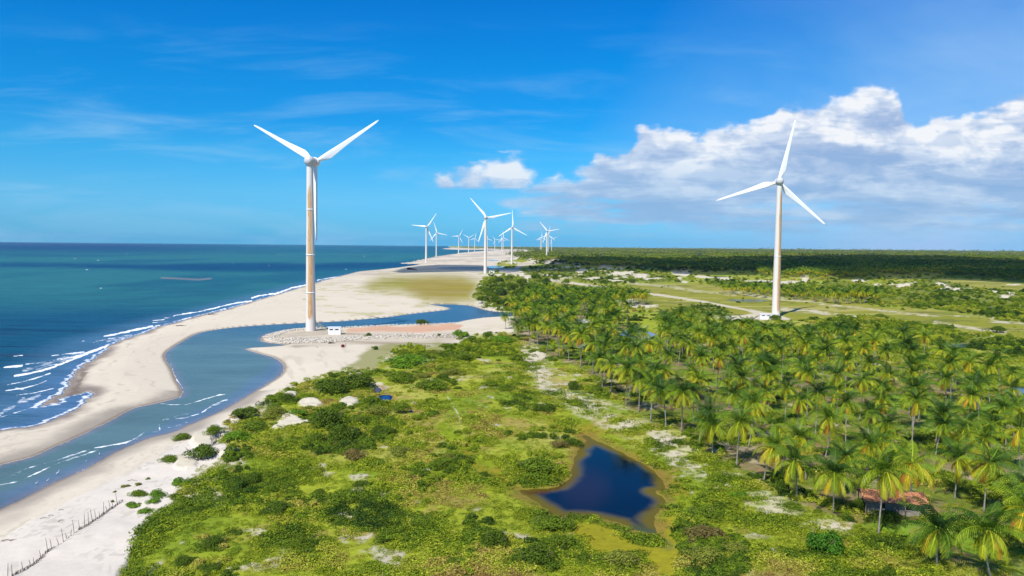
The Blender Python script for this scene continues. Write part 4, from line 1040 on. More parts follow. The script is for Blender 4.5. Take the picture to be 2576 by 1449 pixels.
# taller undistinguished scrub further off
x, y, r = pxpoints(60000, -100, 2700, 640, 905, 22)
l = land(x, y); d = np.hypot(x, y); n7 = fbm(x / 14, y / 14, 311)
dens = l['scrub'] * (.35 + .6 * sst(.38, .55, n7)) * (1 - l['du']) + l['veg'] * (1 - l['grass']) * (1 - l['scrub']) * (1 - l['grove']) * (1 - l['forest']) * (1 - l['du']) * .35 * sst(.40, .56, n7)
dens = dens + l['grass'] * .035 * sst(.52, .62, n7) + l['grove'] * .10
k = (r.uniform(size=len(x)) < dens) & (l['dwat'] < -1) & (l['tr'] < .3)
x, y, d, n7 = x[k], y[k], d[k], n7[k]; z = l['z'][k]; n = len(x); v_ = l['v'][k]
s = r.uniform(.7, 1.9, n) * (0.8 + d / 900) * (.7 + .6 * n7); s = np.where(l['grass'][k] > .5, s * .6, s)
tone = .20 + (r.uniform(size=n) - .5) * .3 + (fbm(x / 50, y / 50, 312) - .5) * .6 + sst(.60, .7, fbm(x / 18, y / 18, 313)) * .35
scatter('scrub', BUSH, x, y, z - .1, rots(r, n, .05), np.stack([s, s, s * r.uniform(.7, 1.3, n)], 1), np.clip(tone, 0, 1), 'thick dark green scrub and thorn bush between the dunes')
print('scrub', n)
BANDS = [([(545, 1150), (575, 1045), (645, 1010), (728, 975), (828, 936), (960, 926), (1000, 885), (1110, 882), (1170, 856), (1300, 842), (1310, 856), (1190, 890), (1150, 960), (1120, 1020), (1010, 1080), (930, 1130), (850, 1150), (720, 1135), (610, 1170)], .95),
         ([(560, 1190), (700, 1190), (790, 1280), (720, 1330), (600, 1300)], .28), ([(860, 1090), (1180, 1090), (1200, 1190), (1000, 1260), (880, 1190)], .30), ([(1180, 1300), (1400, 1300), (1470, 1390), (1600, 1400), (1640, 1500), (1150, 1500)], .34), ([(1705, 1280), (1830, 1270), (1880, 1400), (1850, 1500), (1710, 1500)], .42), ([(1260, 1090), (1440, 1080), (1430, 1200), (1290, 1200)], .22), ([(400, 1330), (620, 1330), (620, 1500), (380, 1500)], .22), ([(1480, 960), (1700, 1085), (1900, 1200), (2160, 1310), (2160, 1290), (1900, 1175), (1700, 1060), (1500, 940)], .3)]
x, y, r = pxpoints(34000, 300, 2640, 835, 1500, 26)
l = land(x, y); d = np.hypot(x, y); n9 = fbm(x / 9, y / 9, 351); dens = np.zeros(len(x))
for poly, k_ in BANDS: dens = np.maximum(dens, k_ * sst(-12, 14, sdf(poly, l['u'], l['v'], 40) + (n9 - .5) * 40))
dens = dens * sst(.36, .55, n9) * l['veg'] * (1 - l['du']) * (1 - l['mea'] * .8) * (1 - l['mud']) * (1 - l['tr'] * .8) * (l['dwat'] < -1.5)
k = r.uniform(size=len(x)) < dens * np.clip((d / 230) ** 0, 0, 1)
x, y, d, n9 = x[k], y[k], d[k], n9[k]; z = l['z'][k]; n = len(x)
s = r.uniform(.6, 1.5, n) * (.65 + d / 480) * (.6 + .8 * n9)
tone = .20 + (r.uniform(size=n) - .5) * .22 + (fbm(x / 16, y / 16, 352) - .5) * .5 + sst(.60, .68, fbm(x / 10, y / 10, 353)) * .42
scatter('thicket', BUSH, x, y, z - .08, rots(r, n, .08), np.stack([s, s, s * r.uniform(.6, 1.0, n)], 1), np.clip(tone, 0, 1), 'dark leafy thicket massed along the dune edge and round the meadow')
print('thicket', n)
# grass tufts on the meadow, palm floor and flats
x, y, r = pxpoints(60000, -60, 2640, 800, 1500, 23)
l = land(x, y); n7 = fbm(x / 5, y / 5, 321)
dens = (l['mea'] * .18 + l['grove'] * .55 * sst(.42, .6, n7) + l['grass'] * .1 + l['veg'] * .1) * (l['dwat'] < -.6) * (1 - l['du']) * (1 - l['mud'] * .8)
k = (r.uniform(size=len(x)) < dens) & (l['tr'] < .4)
x, y = x[k], y[k]; z = l['z'][k]; n = len(x); d = np.hypot(x, y)
s = r.uniform(.18, .42, n) * (.8 + d / 300)
tone = .36 + (r.uniform(size=n) - .5) * .3 + (fbm(x / 20, y / 20, 322) - .5) * .5
scatter('grass', CLUMP, x, y, z - .03, rots(r, n, .1), np.stack([s, s, s * .8], 1), np.clip(tone, 0, 1), 'short green grass growing under the palms and round the pond')
# far forest of palms and broadleaf trees
FARC = []
for i in range(4):
    V, F, tn, lv = palm_crown(360 + i, 13, 5, 4.6, [.0, .1, .15, -.05][i], wl=.34)
    V = V + np.array([0, 0, 7.0])
    mb = MB(); mb.tube([(0, 0, -1), (0, 0, 7)], .16, 4)
    tv = np.array(mb.v); tf = np.array([f for f in mb.f if len(f) == 4])
    b0 = len(V); V = np.concatenate([V, tv]); F = np.concatenate([F, tf + b0]); tn = np.concatenate([tn, np.full(len(tv), .9)]); lv = np.concatenate([lv, np.full(len(tv), .9)])
    FARC.append(mk('far_palm', V, F, FROND, link=False, attrs={'tone': ('FLOAT', tn), 'lv': ('FLOAT', lv)}).data)
FART = []
for i in range(3):
    V, F, lv = foliage(560 + i, 260, 0.17, 7, 0.8)
    FART.append(mk('far_tree', V, F, LEAF_T, link=False, attrs={'lv': ('FLOAT', lv)}).data)
x, y, r = pxpoints(80000, 1130, 2760, 626, 712, 24)
l = land(x, y); d = np.hypot(x, y); nf = fbm(x / 90, y / 160, 331)
dens = l['forest'] * (1 - l['du']) * (l['dwat'] < -2) * np.where(l['s'] > 12, 1, .5)
k = r.uniform(size=len(x)) < dens * .55
x, y, d, nf = x[k], y[k], d[k], nf[k]; z = l['z'][k]; n = len(x)
ispalm = r.uniform(size=n) < sst(.38, .58, nf) * .75 + .08
s = np.where(ispalm, r.uniform(.75, 1.15, n), r.uniform(2.4, 5.0, n)) * (1 + np.maximum(d - 2500, 0) / 6000)
idx_ = np.where(ispalm, r.integers(0, 4, n), 4 + r.integers(0, 3, n))
tone = .13 + (r.uniform(size=n) - .5) * .26 + (nf - .5) * .9 + (fbm(x / 500, y / 900, 341) - .5) * .5
scatter('far_forest', FARC + FART, x, y, z - np.where(ispalm, 2.0, .8), rots(r, n, .03), np.stack([s, s, s * np.where(ispalm, 1, .8)], 1), np.clip(tone, 0, 1), 'far off green forest of palms and trees reaching to the horizon', kind_idx=idx_)
print('forest', n)
# palms past the 300 that show largest
x = np.array([p[0] for p in far_p]); y = np.array([p[1] for p in far_p]); n = len(x); r = np.random.default_rng(31)
me_m = []
for i in range(5):
    V, F, tn, lv = palm_crown(380 + i, 22, 12, 4.6, [.05, .2, .0, .35, .12][i], wl=.13)
    V = V + np.array([0, 0, 7.0]); mb = MB(); mb.tube([(0, 0, -.5), (.15, 0, 3), (0, .1, 7)], [.17, .13, .12], 6)
    tv = np.array(mb.v); tf = np.array([f for f in mb.f if len(f) == 4]); b0 = len(V)
    F = np.concatenate([F, tf + b0]); mi = np.zeros(len(F), int); mi[-len(tf):] = 1
    V = np.concatenate([V, tv]); tn = np.concatenate([tn, np.full(len(tv), .9)]); lv = np.concatenate([lv, np.full(len(tv), .9)])
    me_m.append(mk('grove_palm', V, F, mats=[FROND, BARK], mi=mi, link=False, attrs={'tone': ('FLOAT', tn), 'lv': ('FLOAT', lv)}).data)
sc = r.uniform(.95, 1.25, n); sc = np.where(y > 560, sc * .8, sc)
scatter('distant_palm_grove', me_m, x, y, zat(x, y), rots(r, n, .05), np.stack([sc, sc, sc * r.uniform(.8, 1.15, n)], 1), np.full(n, .5), 'rear rows of coconut palms at the back of the grove and around the field')

# ------------------------------------------------------------------ shrubs that stand out (u, base v, width px, height/width, tint, mesh, label)
D_, M_, B_, O_, N_ = (0.10, 0.165, 0.010), (0.155, 0.235, 0.012), (0.17, 0.33, 0.015), (0.25, 0.28, 0.035), (0.23, 0.18, 0.05)
SHR = [
 (418, 1166, 56, .50, M_, 1, 'low dark green shrub, left half of the hedge on the beach dune'), (490, 1160, 100, .50, D_, 0, 'big rounded dark shrub beside the white dune hump on the beach'),
 (452, 1108, 62, .38, M_, 3, 'flat green shrub at the lower left end of the dune hedge'), (530, 1096, 64, .50, M_, 1, 'green shrub tucked under the white dune crest'),
 (600, 1052, 84, .42, D_, 0, 'dark green shrub at the river end of the dune crest'), (640, 1092, 100, .42, M_, 3, 'wide bright-topped shrub above the white dune crest'), (590, 1112, 84, .45, B_, 1, 'lush green shrub rising over the short upper fence'),
 (690, 1058, 84, .5, O_, 5, 'olive shrub with brown twigs beside the white sand hollow'), (682, 1036, 50, .45, M_, 2, 'small green shrub between brown twigs and the river'), (720, 1012, 62, .5, D_, 1, 'dark shrub left of the white dome of sand'),
 (815, 992, 130, .42, D_, 3, 'broad dark green thicket above the white dome of sand'), (884, 975, 110, .42, D_, 0, 'broad thicket continuing right of the dark hedge top'), (745, 1045, 46, .5, B_, 4, 'small bright green bush between two white sand patches'), (775, 1040, 50, .45, O_, 2, 'olive bush under the ragged white sand patch'),
 (822, 1082, 108, .75, D_, 0, 'tall round very dark bush right of the white sand hollow'), (860, 1112, 90, .6, D_, 5, 'dark shrub touching the tall round dark bush'), (790, 1120, 80, .5, M_, 1, 'green shrub below the white sand hollow'), (905, 1070, 70, .5, M_, 4, 'green shrub between the dark bush and the orange pool'),
 (940, 1050, 80, .5, O_, 3, 'olive green shrub below the small blue pool'), (930, 1020, 66, .45, M_, 1, 'green shrub left of the small blue pool'), (1000, 1040, 70, .45, M_, 5, 'green shrub right of the small blue pool'), (1000, 965, 110, .38, M_, 3, 'wide green thicket above the small pool'), (1080, 985, 110, .34, M_, 1, 'wide green thicket at the meadow edge near the dune'),
 (1030, 925, 156, .26, B_, 3, 'long glossy green hedge on the sandy flat'), (1009, 890, 46, .42, O_, 4, 'small yellow-green bush above the long glossy hedge'), (1092, 893, 44, .4, O_, 2, 'small yellow-green bush at the upper right of the glossy hedge'), (942, 880, 24, .55, D_, 2, 'lone small round bush on the sand near the red bundle'),
 (1104, 845, 13, .8, D_, 4, 'tiny dark bush on the dirt below the laterite strip'), (924, 848, 23, .6, D_, 5, 'dark spiky bush growing on the rock bank'), (1062, 817, 40, .48, D_, 2, 'round dark bush on the river edge of the laterite strip'), (1160, 848, 48, .6, B_, 4, 'light green bush at the right end of the laterite strip'), (1186, 857, 32, .5, M_, 2, 'small green bush below the light green one at the laterite end'),
 (1262, 862, 90, .26, B_, 3, 'bright low thicket at the foot of the lone palm'), (1205, 868, 60, .35, M_, 1, 'dark edge thicket left of the bright palm-foot thicket'), (1155, 908, 80, .38, M_, 0, 'dark shrub on the dune edge above the meadow'), (1135, 945, 74, .35, O_, 3, 'olive shrub below the dune edge'), (1060, 955, 60, .3, O_, 5, 'thin olive shrub under the glossy hedge'),
 (447, 1220, 54, .42, B_, 4, 'bright green bush below the white dune hump'), (465, 1245, 40, .5, O_, 2, 'yellow-green bush hanging below the bright dune bush'), (390, 1255, 46, .75, B_, 1, 'tall upright bright bush on the white sand'), (335, 1252, 60, .38, M_, 3, 'green bush growing over the upper end of the stick fence'), (330, 1276, 46, .38, B_, 4, 'low bright bush just right of the stick fence end'),
 (378, 1270, 40, .5, B_, 2, 'bright bush above the lowest sand bush'), (360, 1293, 44, .45, B_, 1, 'lowest bright bush on the sand right of the fence'), (288, 1239, 11, .8, M_, 4, 'tiny upper sprig left of the fence end'), (280, 1264, 12, .8, M_, 2, 'tiny lower sprig left of the fence end'), (370, 1207, 14, .6, M_, 2, 'tiny round bush on the open beach sand'), (312, 1227, 26, .4, O_, 4, 'sparse brownish sprigs above the fence bush'), (345, 1222, 20, .6, O_, 2, 'sparse upright sprigs on the open sand'),
 (432, 1252, 36, .35, M_, 1, 'small flat bush at the sand and scrub border'), (620, 1222, 74, .5, D_, 5, 'dark bush in the lower left scrub'), (655, 1232, 60, .4, M_, 3, 'green bush beside the dark lower left bush'), (690, 1300, 96, .45, D_, 3, 'wide dark thicket in the lower left scrub'), (525, 1385, 100, .35, D_, 1, 'dark low thicket at the lower left, above two others'), (450, 1425, 82, .34, D_, 3, 'dark low thicket nearest the sand at the bottom left'), (522, 1445, 80, .42, D_, 0, 'dark low thicket at the bottom left edge of the picture'), (587, 1345, 46, .35, D_, 4, 'small dark bush between the lower left thickets'),
 (1110, 1128, 40, .4, D_, 2, 'small dark bush at the head of the meadow path'), (1165, 1172, 70, .55, D_, 0, 'dark rounded bush on the left of the meadow path'), (1130, 1160, 50, .45, O_, 5, 'olive bush touching the dark path bush'), (1360, 1203, 146, .42, M_, 3, 'large lush bush at the left shore of the dark pond'), (1375, 1040, 76, .42, D_, 0, 'dark bush with brown base on the meadow above the pond'), (1448, 983, 42, .8, D_, 2, 'round dark shrub on the sandy ridge'), (1440, 1125, 66, .42, D_, 1, 'dark bush at the upper left shore of the pond'), (1405, 1128, 60, .4, N_, 5, 'brownish bush left of the upper pond shore'),
 (1250, 1385, 100, .6, D_, 0, 'dark bush in the middle of the bottom scrub'), (1385, 1345, 140, .36, M_, 3, 'wide bush bordering the yellow mudflat, upper'), (1410, 1392, 120, .42, M_, 1, 'bush bordering the yellow mudflat, middle'), (1350, 1430, 150, .42, D_, 3, 'wide dark bush at the bottom, left of the mudflat'), (1570, 1440, 120, .4, O_, 5, 'olive thicket at the bottom of the yellow mudflat'), (1480, 1425, 80, .4, M_, 4, 'green bush between bottom thickets left of the mudflat'), (908, 1225, 54, .4, D_, 4, 'dark bush in the left middle scrub'), (960, 1370, 66, .45, M_, 2, 'green bush in the bottom centre scrub'), (1222, 1200, 34, .5, D_, 2, 'small dark bush by the meadow channel'), (1275, 985, 60, .35, M_, 5, 'dark green bush on the upper meadow slope'), (1230, 975, 50, .35, M_, 2, 'small green bush on the upper meadow slope, left one'), (1100, 1180, 80, .35, M_, 3, 'green bush left of the dark path bush'), (1000, 1150, 90, .35, O_, 1, 'olive thicket in the left middle scrub'), (890, 1160, 80, .45, N_, 5, 'brown and dark bush below the tall round dark bush'), (960, 1100, 80, .42, D_, 0, 'dark bush with a brown crown below the pools'), (740, 1380, 80, .35, M_, 1, 'green thicket low in the lower left meadow'), (800, 1250, 60, .35, M_, 4, 'green bush in the centre left scrub'), (1060, 1330, 80, .4, M_, 5, 'green bush in the bottom centre, above the sand'), (1150, 1430, 70, .4, M_, 0, 'green bush at the bottom edge, centre'),
 (1867, 1256, 52, .45, B_, 4, 'small bright bush on the sandy bank below the palms'), (2078, 1400, 120, .72, (0.075, 0.21, 0.012), 0, 'large round bright green bush at the lower right'), (2240, 1462, 46, 1.1, D_, 2, 'tall narrow dark bush at the bottom right'), (2280, 1430, 34, .7, M_, 4, 'small rounded bush right of the tall narrow bush'), (1770, 1315, 110, .45, M_, 3, 'green thicket right of the mudflat, upper'), (1785, 1370, 120, .42, N_, 1, 'brownish thicket right of the mudflat, middle'), (1775, 1425, 120, .42, O_, 5, 'olive thicket right of the mudflat, lower'), (1860, 1400, 110, .3, O_, 3, 'wide brown-green thicket left of the large round bush'), (2000, 1285, 70, .35, M_, 1, 'green bush under the palms left of the hut'),
 (2250, 1322, 110, .34, D_, 1, 'dark bush growing in front of the tiled hut'), (2165, 1290, 60, .7, D_, 5, 'dark leafy bush at the left end of the tiled hut'), (2540, 1240, 90, .8, D_, 0, 'large dark bush under palms at the right edge'), (2552, 1310, 76, .9, D_, 2, 'second dark bush below the right edge one'), (1953, 806, 38, .55, D_, 0, 'round dark bush at the foot of the rusty right turbine'), (1595, 712, 34, .4, D_, 2, 'dark bush on the field left of the small palm clump'), (1550, 740, 56, .42, D_, 0, 'big dark bush beside the sandy road'), (1859, 762, 14, .6, D_, 4, 'tiny dark bush by the grey flooded patch'), (2150, 812, 34, .5, D_, 2, 'dark bush at the rear right of the palm grove'), (2220, 800, 44, .35, M_, 1, 'wide low bush on the streaky field right of the turbine'), (2385, 830, 50, .4, M_, 3, 'green bush on the field edge at the far right'), (1700, 697, 12, .5, D_, 2, 'small dark bush between white dune tops'), (2515, 838, 60, .35, D_, 5, 'dark thicket near the right edge above the palms')]
sx, sy, sz_ = G([q[0] for q in SHR], [q[1] for q in SHR])
for i, (q, x, y, z) in enumerate(zip(SHR, sx, sy, sz_)):
    d = math.hypot(x, y - 0); rad = q[2] / 2 / FPX * y * 1.02
    c = empty('shrub', (x, y + rad * .6, z - .1), (i * 1.7) % 6.28, label=q[6], cat='shrub', group='shrubs on the dunes and meadow')
    f, s = SHRUB[q[5]]
    hz = min(q[3] * 1.55, 1.6)
    for me in (f, s):
        o = bpy.data.objects.new(me.name.split('.')[0], me); COL.objects.link(o); o.parent = c
        o.scale = (rad, rad, rad * hz * 1.1); o.color = (*q[4], 1)
# broadleaf trees at the bend behind the river
tm = MB(); tm.tube([(0, 0, -.4), (.1, 0, 1.6), (0, .2, 3.0)], [.28, .2, .16], 8)
for a in range(4): tm.tube([(0, .1, 2.0), (math.cos(a * 1.6) * 1.6, math.sin(a * 1.6) * 1.6, 3.8)], [.13, .05], 6)
TREE_T = tm.build('trunk', STEM, link=False).data
TRE = [(1212, 764, 34), (1232, 752, 34), (1250, 770, 36), (1262, 742, 36), (1285, 728, 36), (1235, 724, 30), (1300, 748, 34), (1275, 772, 36), (1322, 740, 30), (1300, 786, 38), (1330, 770, 34), (1255, 716, 28), (1310, 718, 30), (1345, 726, 30), (1340, 786, 40), (1362, 752, 30), (1226, 738, 28), (1280, 706, 24), (1345, 706, 26), (1375, 716, 28), (1400, 708, 22), (1425, 716, 24)]
TL = ['leftmost broadleaf tree at the olive flat', 'broadleaf tree, second from the olive flat', 'broadleaf tree above the white bank sand', 'dark broadleaf tree near the middle of the wood', 'broadleaf tree at the top of the wood beside pale sand', 'round tree at the upper left of the wood', 'broadleaf tree deep in the wood, right side', 'broadleaf tree just above the river bank', 'broadleaf tree beside the yellow palm clump', 'broadleaf tree at the river bank, left of the palms', 'broadleaf tree among the first palms', 'small tree on the upper left rim of the wood', 'small tree on the upper rim under the track', 'broadleaf tree right of the upper rim', 'dark tree at the bank where the palms begin', 'broadleaf tree within the yellow palm clump', 'small round tree at the left rim of the wood', 'small tree below the grey road', 'small tree right of the bare sand at the road', 'broadleaf tree at the top of the palm clump', 'far small tree near the road start', 'far small tree touching the straight road']
tx, ty, tz = G([q[0] for q in TRE], [q[1] for q in TRE])
for i, (q, x, y, z) in enumerate(zip(TRE, tx, ty, tz)):
    rad = q[2] / 2 / FPX * y * 1.15
    c = empty('broadleaf_tree', (x, y + rad * .5, z), i * 2.1, label=TL[i], cat='tree', group='broadleaf trees of the wood by the river')
    o = bpy.data.objects.new('trunk', TREE_T); COL.objects.link(o); o.parent = c
    f = bpy.data.objects.new('crown', SHRUB[i % 6][0]); COL.objects.link(f); f.parent = c; f.location = (0, 0, .9)
    f.scale = (rad, rad, rad * 1.15); f.color = (*[D_, M_, D_, (0.065, .12, .02)][i % 4], 1)

# ------------------------------------------------------------------ wind turbines
def tower_material():
    m, t = mat('turbine_tower_paint')
    o_ = t.new('ShaderNodeTexCoord').outputs['Object']
    ru = t.attr('rust')[2]
    st = t.noise(t.vmath('MULTIPLY', o_, (2.2, 2.2, 0.09)), 1.0, 5, 0.65)
    st2 = t.noise(t.vmath('MULTIPLY', o_, (5.0, 5.0, 0.25)), 1.0, 4, 0.6)
    a = t.maprange(t.math('ADD', st, t.math('MULTIPLY', t.math('SUBTRACT', ru, 0.5), 0.5)), 0.40, 0.56)
    a = t.math('MULTIPLY', a, t.maprange(ru, 0.05, 0.4))
    rc = t.ramp(st2, [(0.3, (0.72, 0.40, 0.15)), (0.48, (0.78, 0.52, 0.26)), (0.6, (0.62, 0.28, 0.08)), (0.72, (0.22, 0.10, 0.04))])
    wc = t.vmath('SCALE', (0.82 * .8, 0.76 * .8, 0.68 * .8), scale=t.maprange(st, .3, .7, .94, 1.04))
    rc = t.vmath('SCALE', rc, scale=.72)
    c = t.mix(t.math('MULTIPLY', a, 0.95), wc, rc)
    b = t.new('ShaderNodeBsdfPrincipled'); t.put(b.inputs['Base Color'], c); b.inputs['Roughness'].default_value = 0.55; b.inputs['Specular IOR Level'].default_value = .3
    o = t.new('ShaderNodeOutputMaterial'); t.l.new(b.outputs[0], o.inputs[0]); return m
TOW = tower_material()
WHT = simple('turbine_white', (1.1, 1.09, 1.07), 0.4, 0.4, 0.03, .3)
GRYW = simple('turbine_grey_white', (0.76, 0.74, 0.71), 0.45, 0.4, 0.06, .5)
DARK = simple('dark_opening', (0.04, 0.035, 0.03), 0.7, 0.2)
CONC = simple('concrete', (0.50, 0.46, 0.40), 0.85, 0.2, 0.15, 1.0)
def lathe_y(prof, n=24):
    V = []; F = []
    for (yy, r_) in prof:
        V += [(r_ * math.cos(6.28318 * i / n), yy, r_ * math.sin(6.28318 * i / n)) for i in range(n)]
    for j in range(len(prof) - 1):
        for i in range(n): F.append((j * n + i, j * n + (i + 1) % n, (j + 1) * n + (i + 1) % n, (j + 1) * n + i))
    F.append(tuple(range(n - 1, -1, -1))); F.append(tuple((len(prof) - 1) * n + i for i in range(n)))
    return V, F
def blade_mesh(Rr):
    secs = [(.035, 1.9, 1.9, .95), (.07, 1.9, 1.8, .95), (.11, 2.3, 1.4, .97), (.16, 3.1, 1.0, 1.0), (.21, 3.5, .75, 1.0), (.30, 3.1, .58, .92), (.45, 2.4, .42, .78), (.60, 1.9, .32, .65), (.75, 1.5, .24, .52), (.88, 1.15, .17, .42), (.96, .85, .12, .34), (1.0, .35, .08, .2)]
    n = 14; V = []; F = []
    for (q, ch, th, le) in secs:
        tw = R(18) * (1 - q) ** 2
        for i in range(n):
            a = 6.28318 * i / n
            x = math.cos(a) * ch / 2 + ch / 2 - le; yy = math.sin(a) * th / 2 * (1 if q < .12 else (.55 + .45 * -math.cos(a)))
            V.append((x * math.cos(tw) - yy * math.sin(tw), x * math.sin(tw) + yy * math.cos(tw), q * Rr))
    for j in range(len(secs) - 1):
        for i in range(n): F.append((j * n + i, j * n + (i + 1) % n, (j + 1) * n + (i + 1) % n, (j + 1) * n + i))
    F.append(tuple(range(n - 1, -1, -1))); F.append(tuple((len(secs) - 1) * n + i for i in range(n)))
    return mk('blade', V, F, WHT, link=False, smooth=True).data
BL = blade_mesh(39.0)
NAC = mk('nacelle', *lathe_y([(-2.9, .5), (-2.75, 1.2), (-2.3, 1.75), (-1.5, 2.15), (-.4, 2.32), (.6, 2.25), (1.6, 2.05), (2.9, 1.95), (4.0, 1.95)]), GRYW, link=False, smooth=True).data
HUB = mk('hub', *lathe_y([(4.05, 2.0), (4.2, 2.25), (4.7, 2.3), (5.0, 2.0), (5.6, 2.05), (6.6, 1.95), (7.5, 1.5), (8.1, .8), (8.3, .2)]), WHT, link=False, smooth=True).data
LOU = MB(); LOU.box((1.55, -1.6, -.2), (.5, .9, 1.1), -.5); LOUV = LOU.build('vent', DARK, link=False).data
YAW = R(-13)
def turbine(x, y, z, Hh, ang, label, rust=None, yaw=YAW, extras=True):
    t = empty('wind_turbine', (x, y, z), yaw, label=label, cat='wind turbine', group='white wind turbines along the coast')
    s = Hh / 80.0
    n = 40; m = 60; V = []; F = []; ru = []
    cam_a = math.atan2(-y, -x)
    for j in range(m + 1):
        q = j / m; r_ = (2.45 + (1.5 - 2.45) * q ** .9) * s; zz = -3 + q * (Hh + 3 - 1.9)
        for i in range(n):
            a = 6.28318 * i / n; V.append((r_ * math.cos(a), r_ * math.sin(a), zz))
            k = 0
            if rust:
                off, wd, lo, hi, st = rust
                da = (a + yaw - cam_a - off + math.pi) % (2 * math.pi) - math.pi
                k = st * max(0, 1 - abs(da / wd) ** 2) * float(sst(lo, lo + .06, q)) * float(sst(hi + .08, hi - .05, q))
            ru.append(k)
    for j in range(m):
        for i in range(n): F.append((j * n + i, j * n + (i + 1) % n, (j + 1) * n + (i + 1) % n, (j + 1) * n + i))
    mk('tower', V, F, TOW, t, True, attrs={'rust': ('FLOAT', ru)})
    o = bpy.data.objects.new('nacelle', NAC); COL.objects.link(o); o.parent = t; o.location = (0, 0, Hh); o.scale = (s, s, s)
    h = bpy.data.objects.new('hub', HUB); COL.objects.link(h); h.parent = t; h.location = (0, 0, Hh); h.scale = (s, s, s)
    for k in range(3):
        a = R(ang + 120 * k)
        b = bpy.data.objects.new('blade', BL); COL.objects.link(b); b.parent = t
        b.location = (0, 5.6 * s, Hh); b.rotation_euler = (0, a, 0); b.scale = (s, s, s * .955)
    return t, s
# hub and base as measured in the photograph; hub height follows from both
TB = [(782, 832, 785.5, 405, -60.5, 'largest wind turbine with rusty streaked tower on the rock-edged pad by the river', (-.12, .72, .08, .86, 1.0)),
      (1951.5, 795, 1959, 456, 13, 'right-hand wind turbine with rust down the right side of its tower, behind the palms', (.75, .75, .05, .93, .9)),
      (1220.6, 689, 1223, 547.5, -41, 'medium wind turbine in the middle with a light rust streak, beyond the olive flat', (.5, .5, .1, .75, .5)),
      (1072, 660.4, 1073.5, 570.5, 36, 'leftmost far wind turbine standing on the beach point', None),
      (1097.5, 645.4, 1098, 585.5, -18, 'second far wind turbine from the left, on a beach spit', None),
      (1153.6, 638.3, 1154.8, 594.3, 30, 'third far wind turbine from the left, at the water edge', None),
      (1178.6, 635, 1179, 598, -61, 'fourth far wind turbine from the left, its upper blades forming a V', None),
      (1194, 632.4, 1194.8, 599.6, 12, 'fifth far wind turbine from the left, one blade nearly upright', None),
      (1226, 631.3, 1226.2, 601.3, -13, 'far wind turbine partly hidden behind the medium middle turbine', None),
      (1244.8, 630, 1245.3, 603.3, -38, 'far wind turbine just right of the medium middle turbine', None),
      (1265.4, 635.4, 1266, 598, -5, 'far wind turbine in front of a smaller one, left of the grey road', None),
      (1262, 630.4, 1262.4, 603, 105, 'smaller far wind turbine overlapped by its neighbour', None),
      (1287.4, 664.6, 1289.4, 572, -2, 'far wind turbine standing beside the start of the grey road, one blade upright', None),
      (1375, 650.4, 1376.5, 581.4, -40, 'tallest of the far right cluster of wind turbines', None),
      (1378.6, 640, 1379.6, 590.6, 10, 'wind turbine directly behind the tallest of the far right cluster', None),
      (1387.6, 634.5, 1387.3, 600.2, 74, 'rightmost wind turbine of the far right cluster', None),
      (1361.6, 629.8, 1361.8, 596.5, 2, 'taller of two overlapping turbines left in the far right cluster', None),
      (1359.5, 629.0, 1360, 602, 20, 'lower of two overlapping turbines left in the far right cluster', None)]
bx, by, bz = G([q[0] for q in TB], [q[1] for q in TB])
TPOS = []
for i, (q, x, y, z) in enumerate(zip(TB, bx, by, bz)):
    dx, dy, dz = ray(q[2], q[3]); Hh = CAMZ + dz / dy * y - z
    t, s = turbine(x, y, z, float(Hh), q[4], q[5], q[6])
    TPOS.append((t, s, x, y, z, float(Hh)))
    print('turbine', i, round(x), round(y), round(z, 1), round(float(Hh), 1))
# flange bands, door and stair of the largest turbine
t0, s0, x0, y0, z0, H0 = TPOS[0]
def ring(parent, zz, r_, h=.5, name='flange'):
    mb = MB(); n = 40; V = []; F = []
    for zz_, rr in ((zz - h / 2, r_ + .02), (zz - h / 2, r_ + .10), (zz + h / 2, r_ + .10), (zz + h / 2, r_ + .02)):
        V += [(rr * math.cos(6.28318 * i / n), rr * math.sin(6.28318 * i / n), zz_) for i in range(n)]
    for j in range(3):
        for i in range(n): F.append((j * n + i, j * n + (i + 1) % n, (j + 1) * n + (i + 1) % n, (j + 1) * n + i))
    return mk(name, V, F, WHT, parent, True)
rt = lambda zz, s, H: (2.45 + (1.5 - 2.45) * ((zz + 3) / (H + 1.1)) ** .9) * s
for vv in (736, 641, 527):
    dx, dy, dz = ray(783, vv); zz = CAMZ + dz / dy * y0 - z0; ring(t0, float(zz), rt(zz, s0, H0))
t1, s1, x1, y1, z1, H1 = TPOS[1]
for vv in (645,):
    dx, dy, dz = ray(1955, vv); zz = float(CAMZ + dz / dy * y1 - z1); ring(t1, zz, rt(zz, s1, H1), .4)
YEL = simple('stair_steel', (0.52, 0.48, 0.22), 0.6, 0.3)
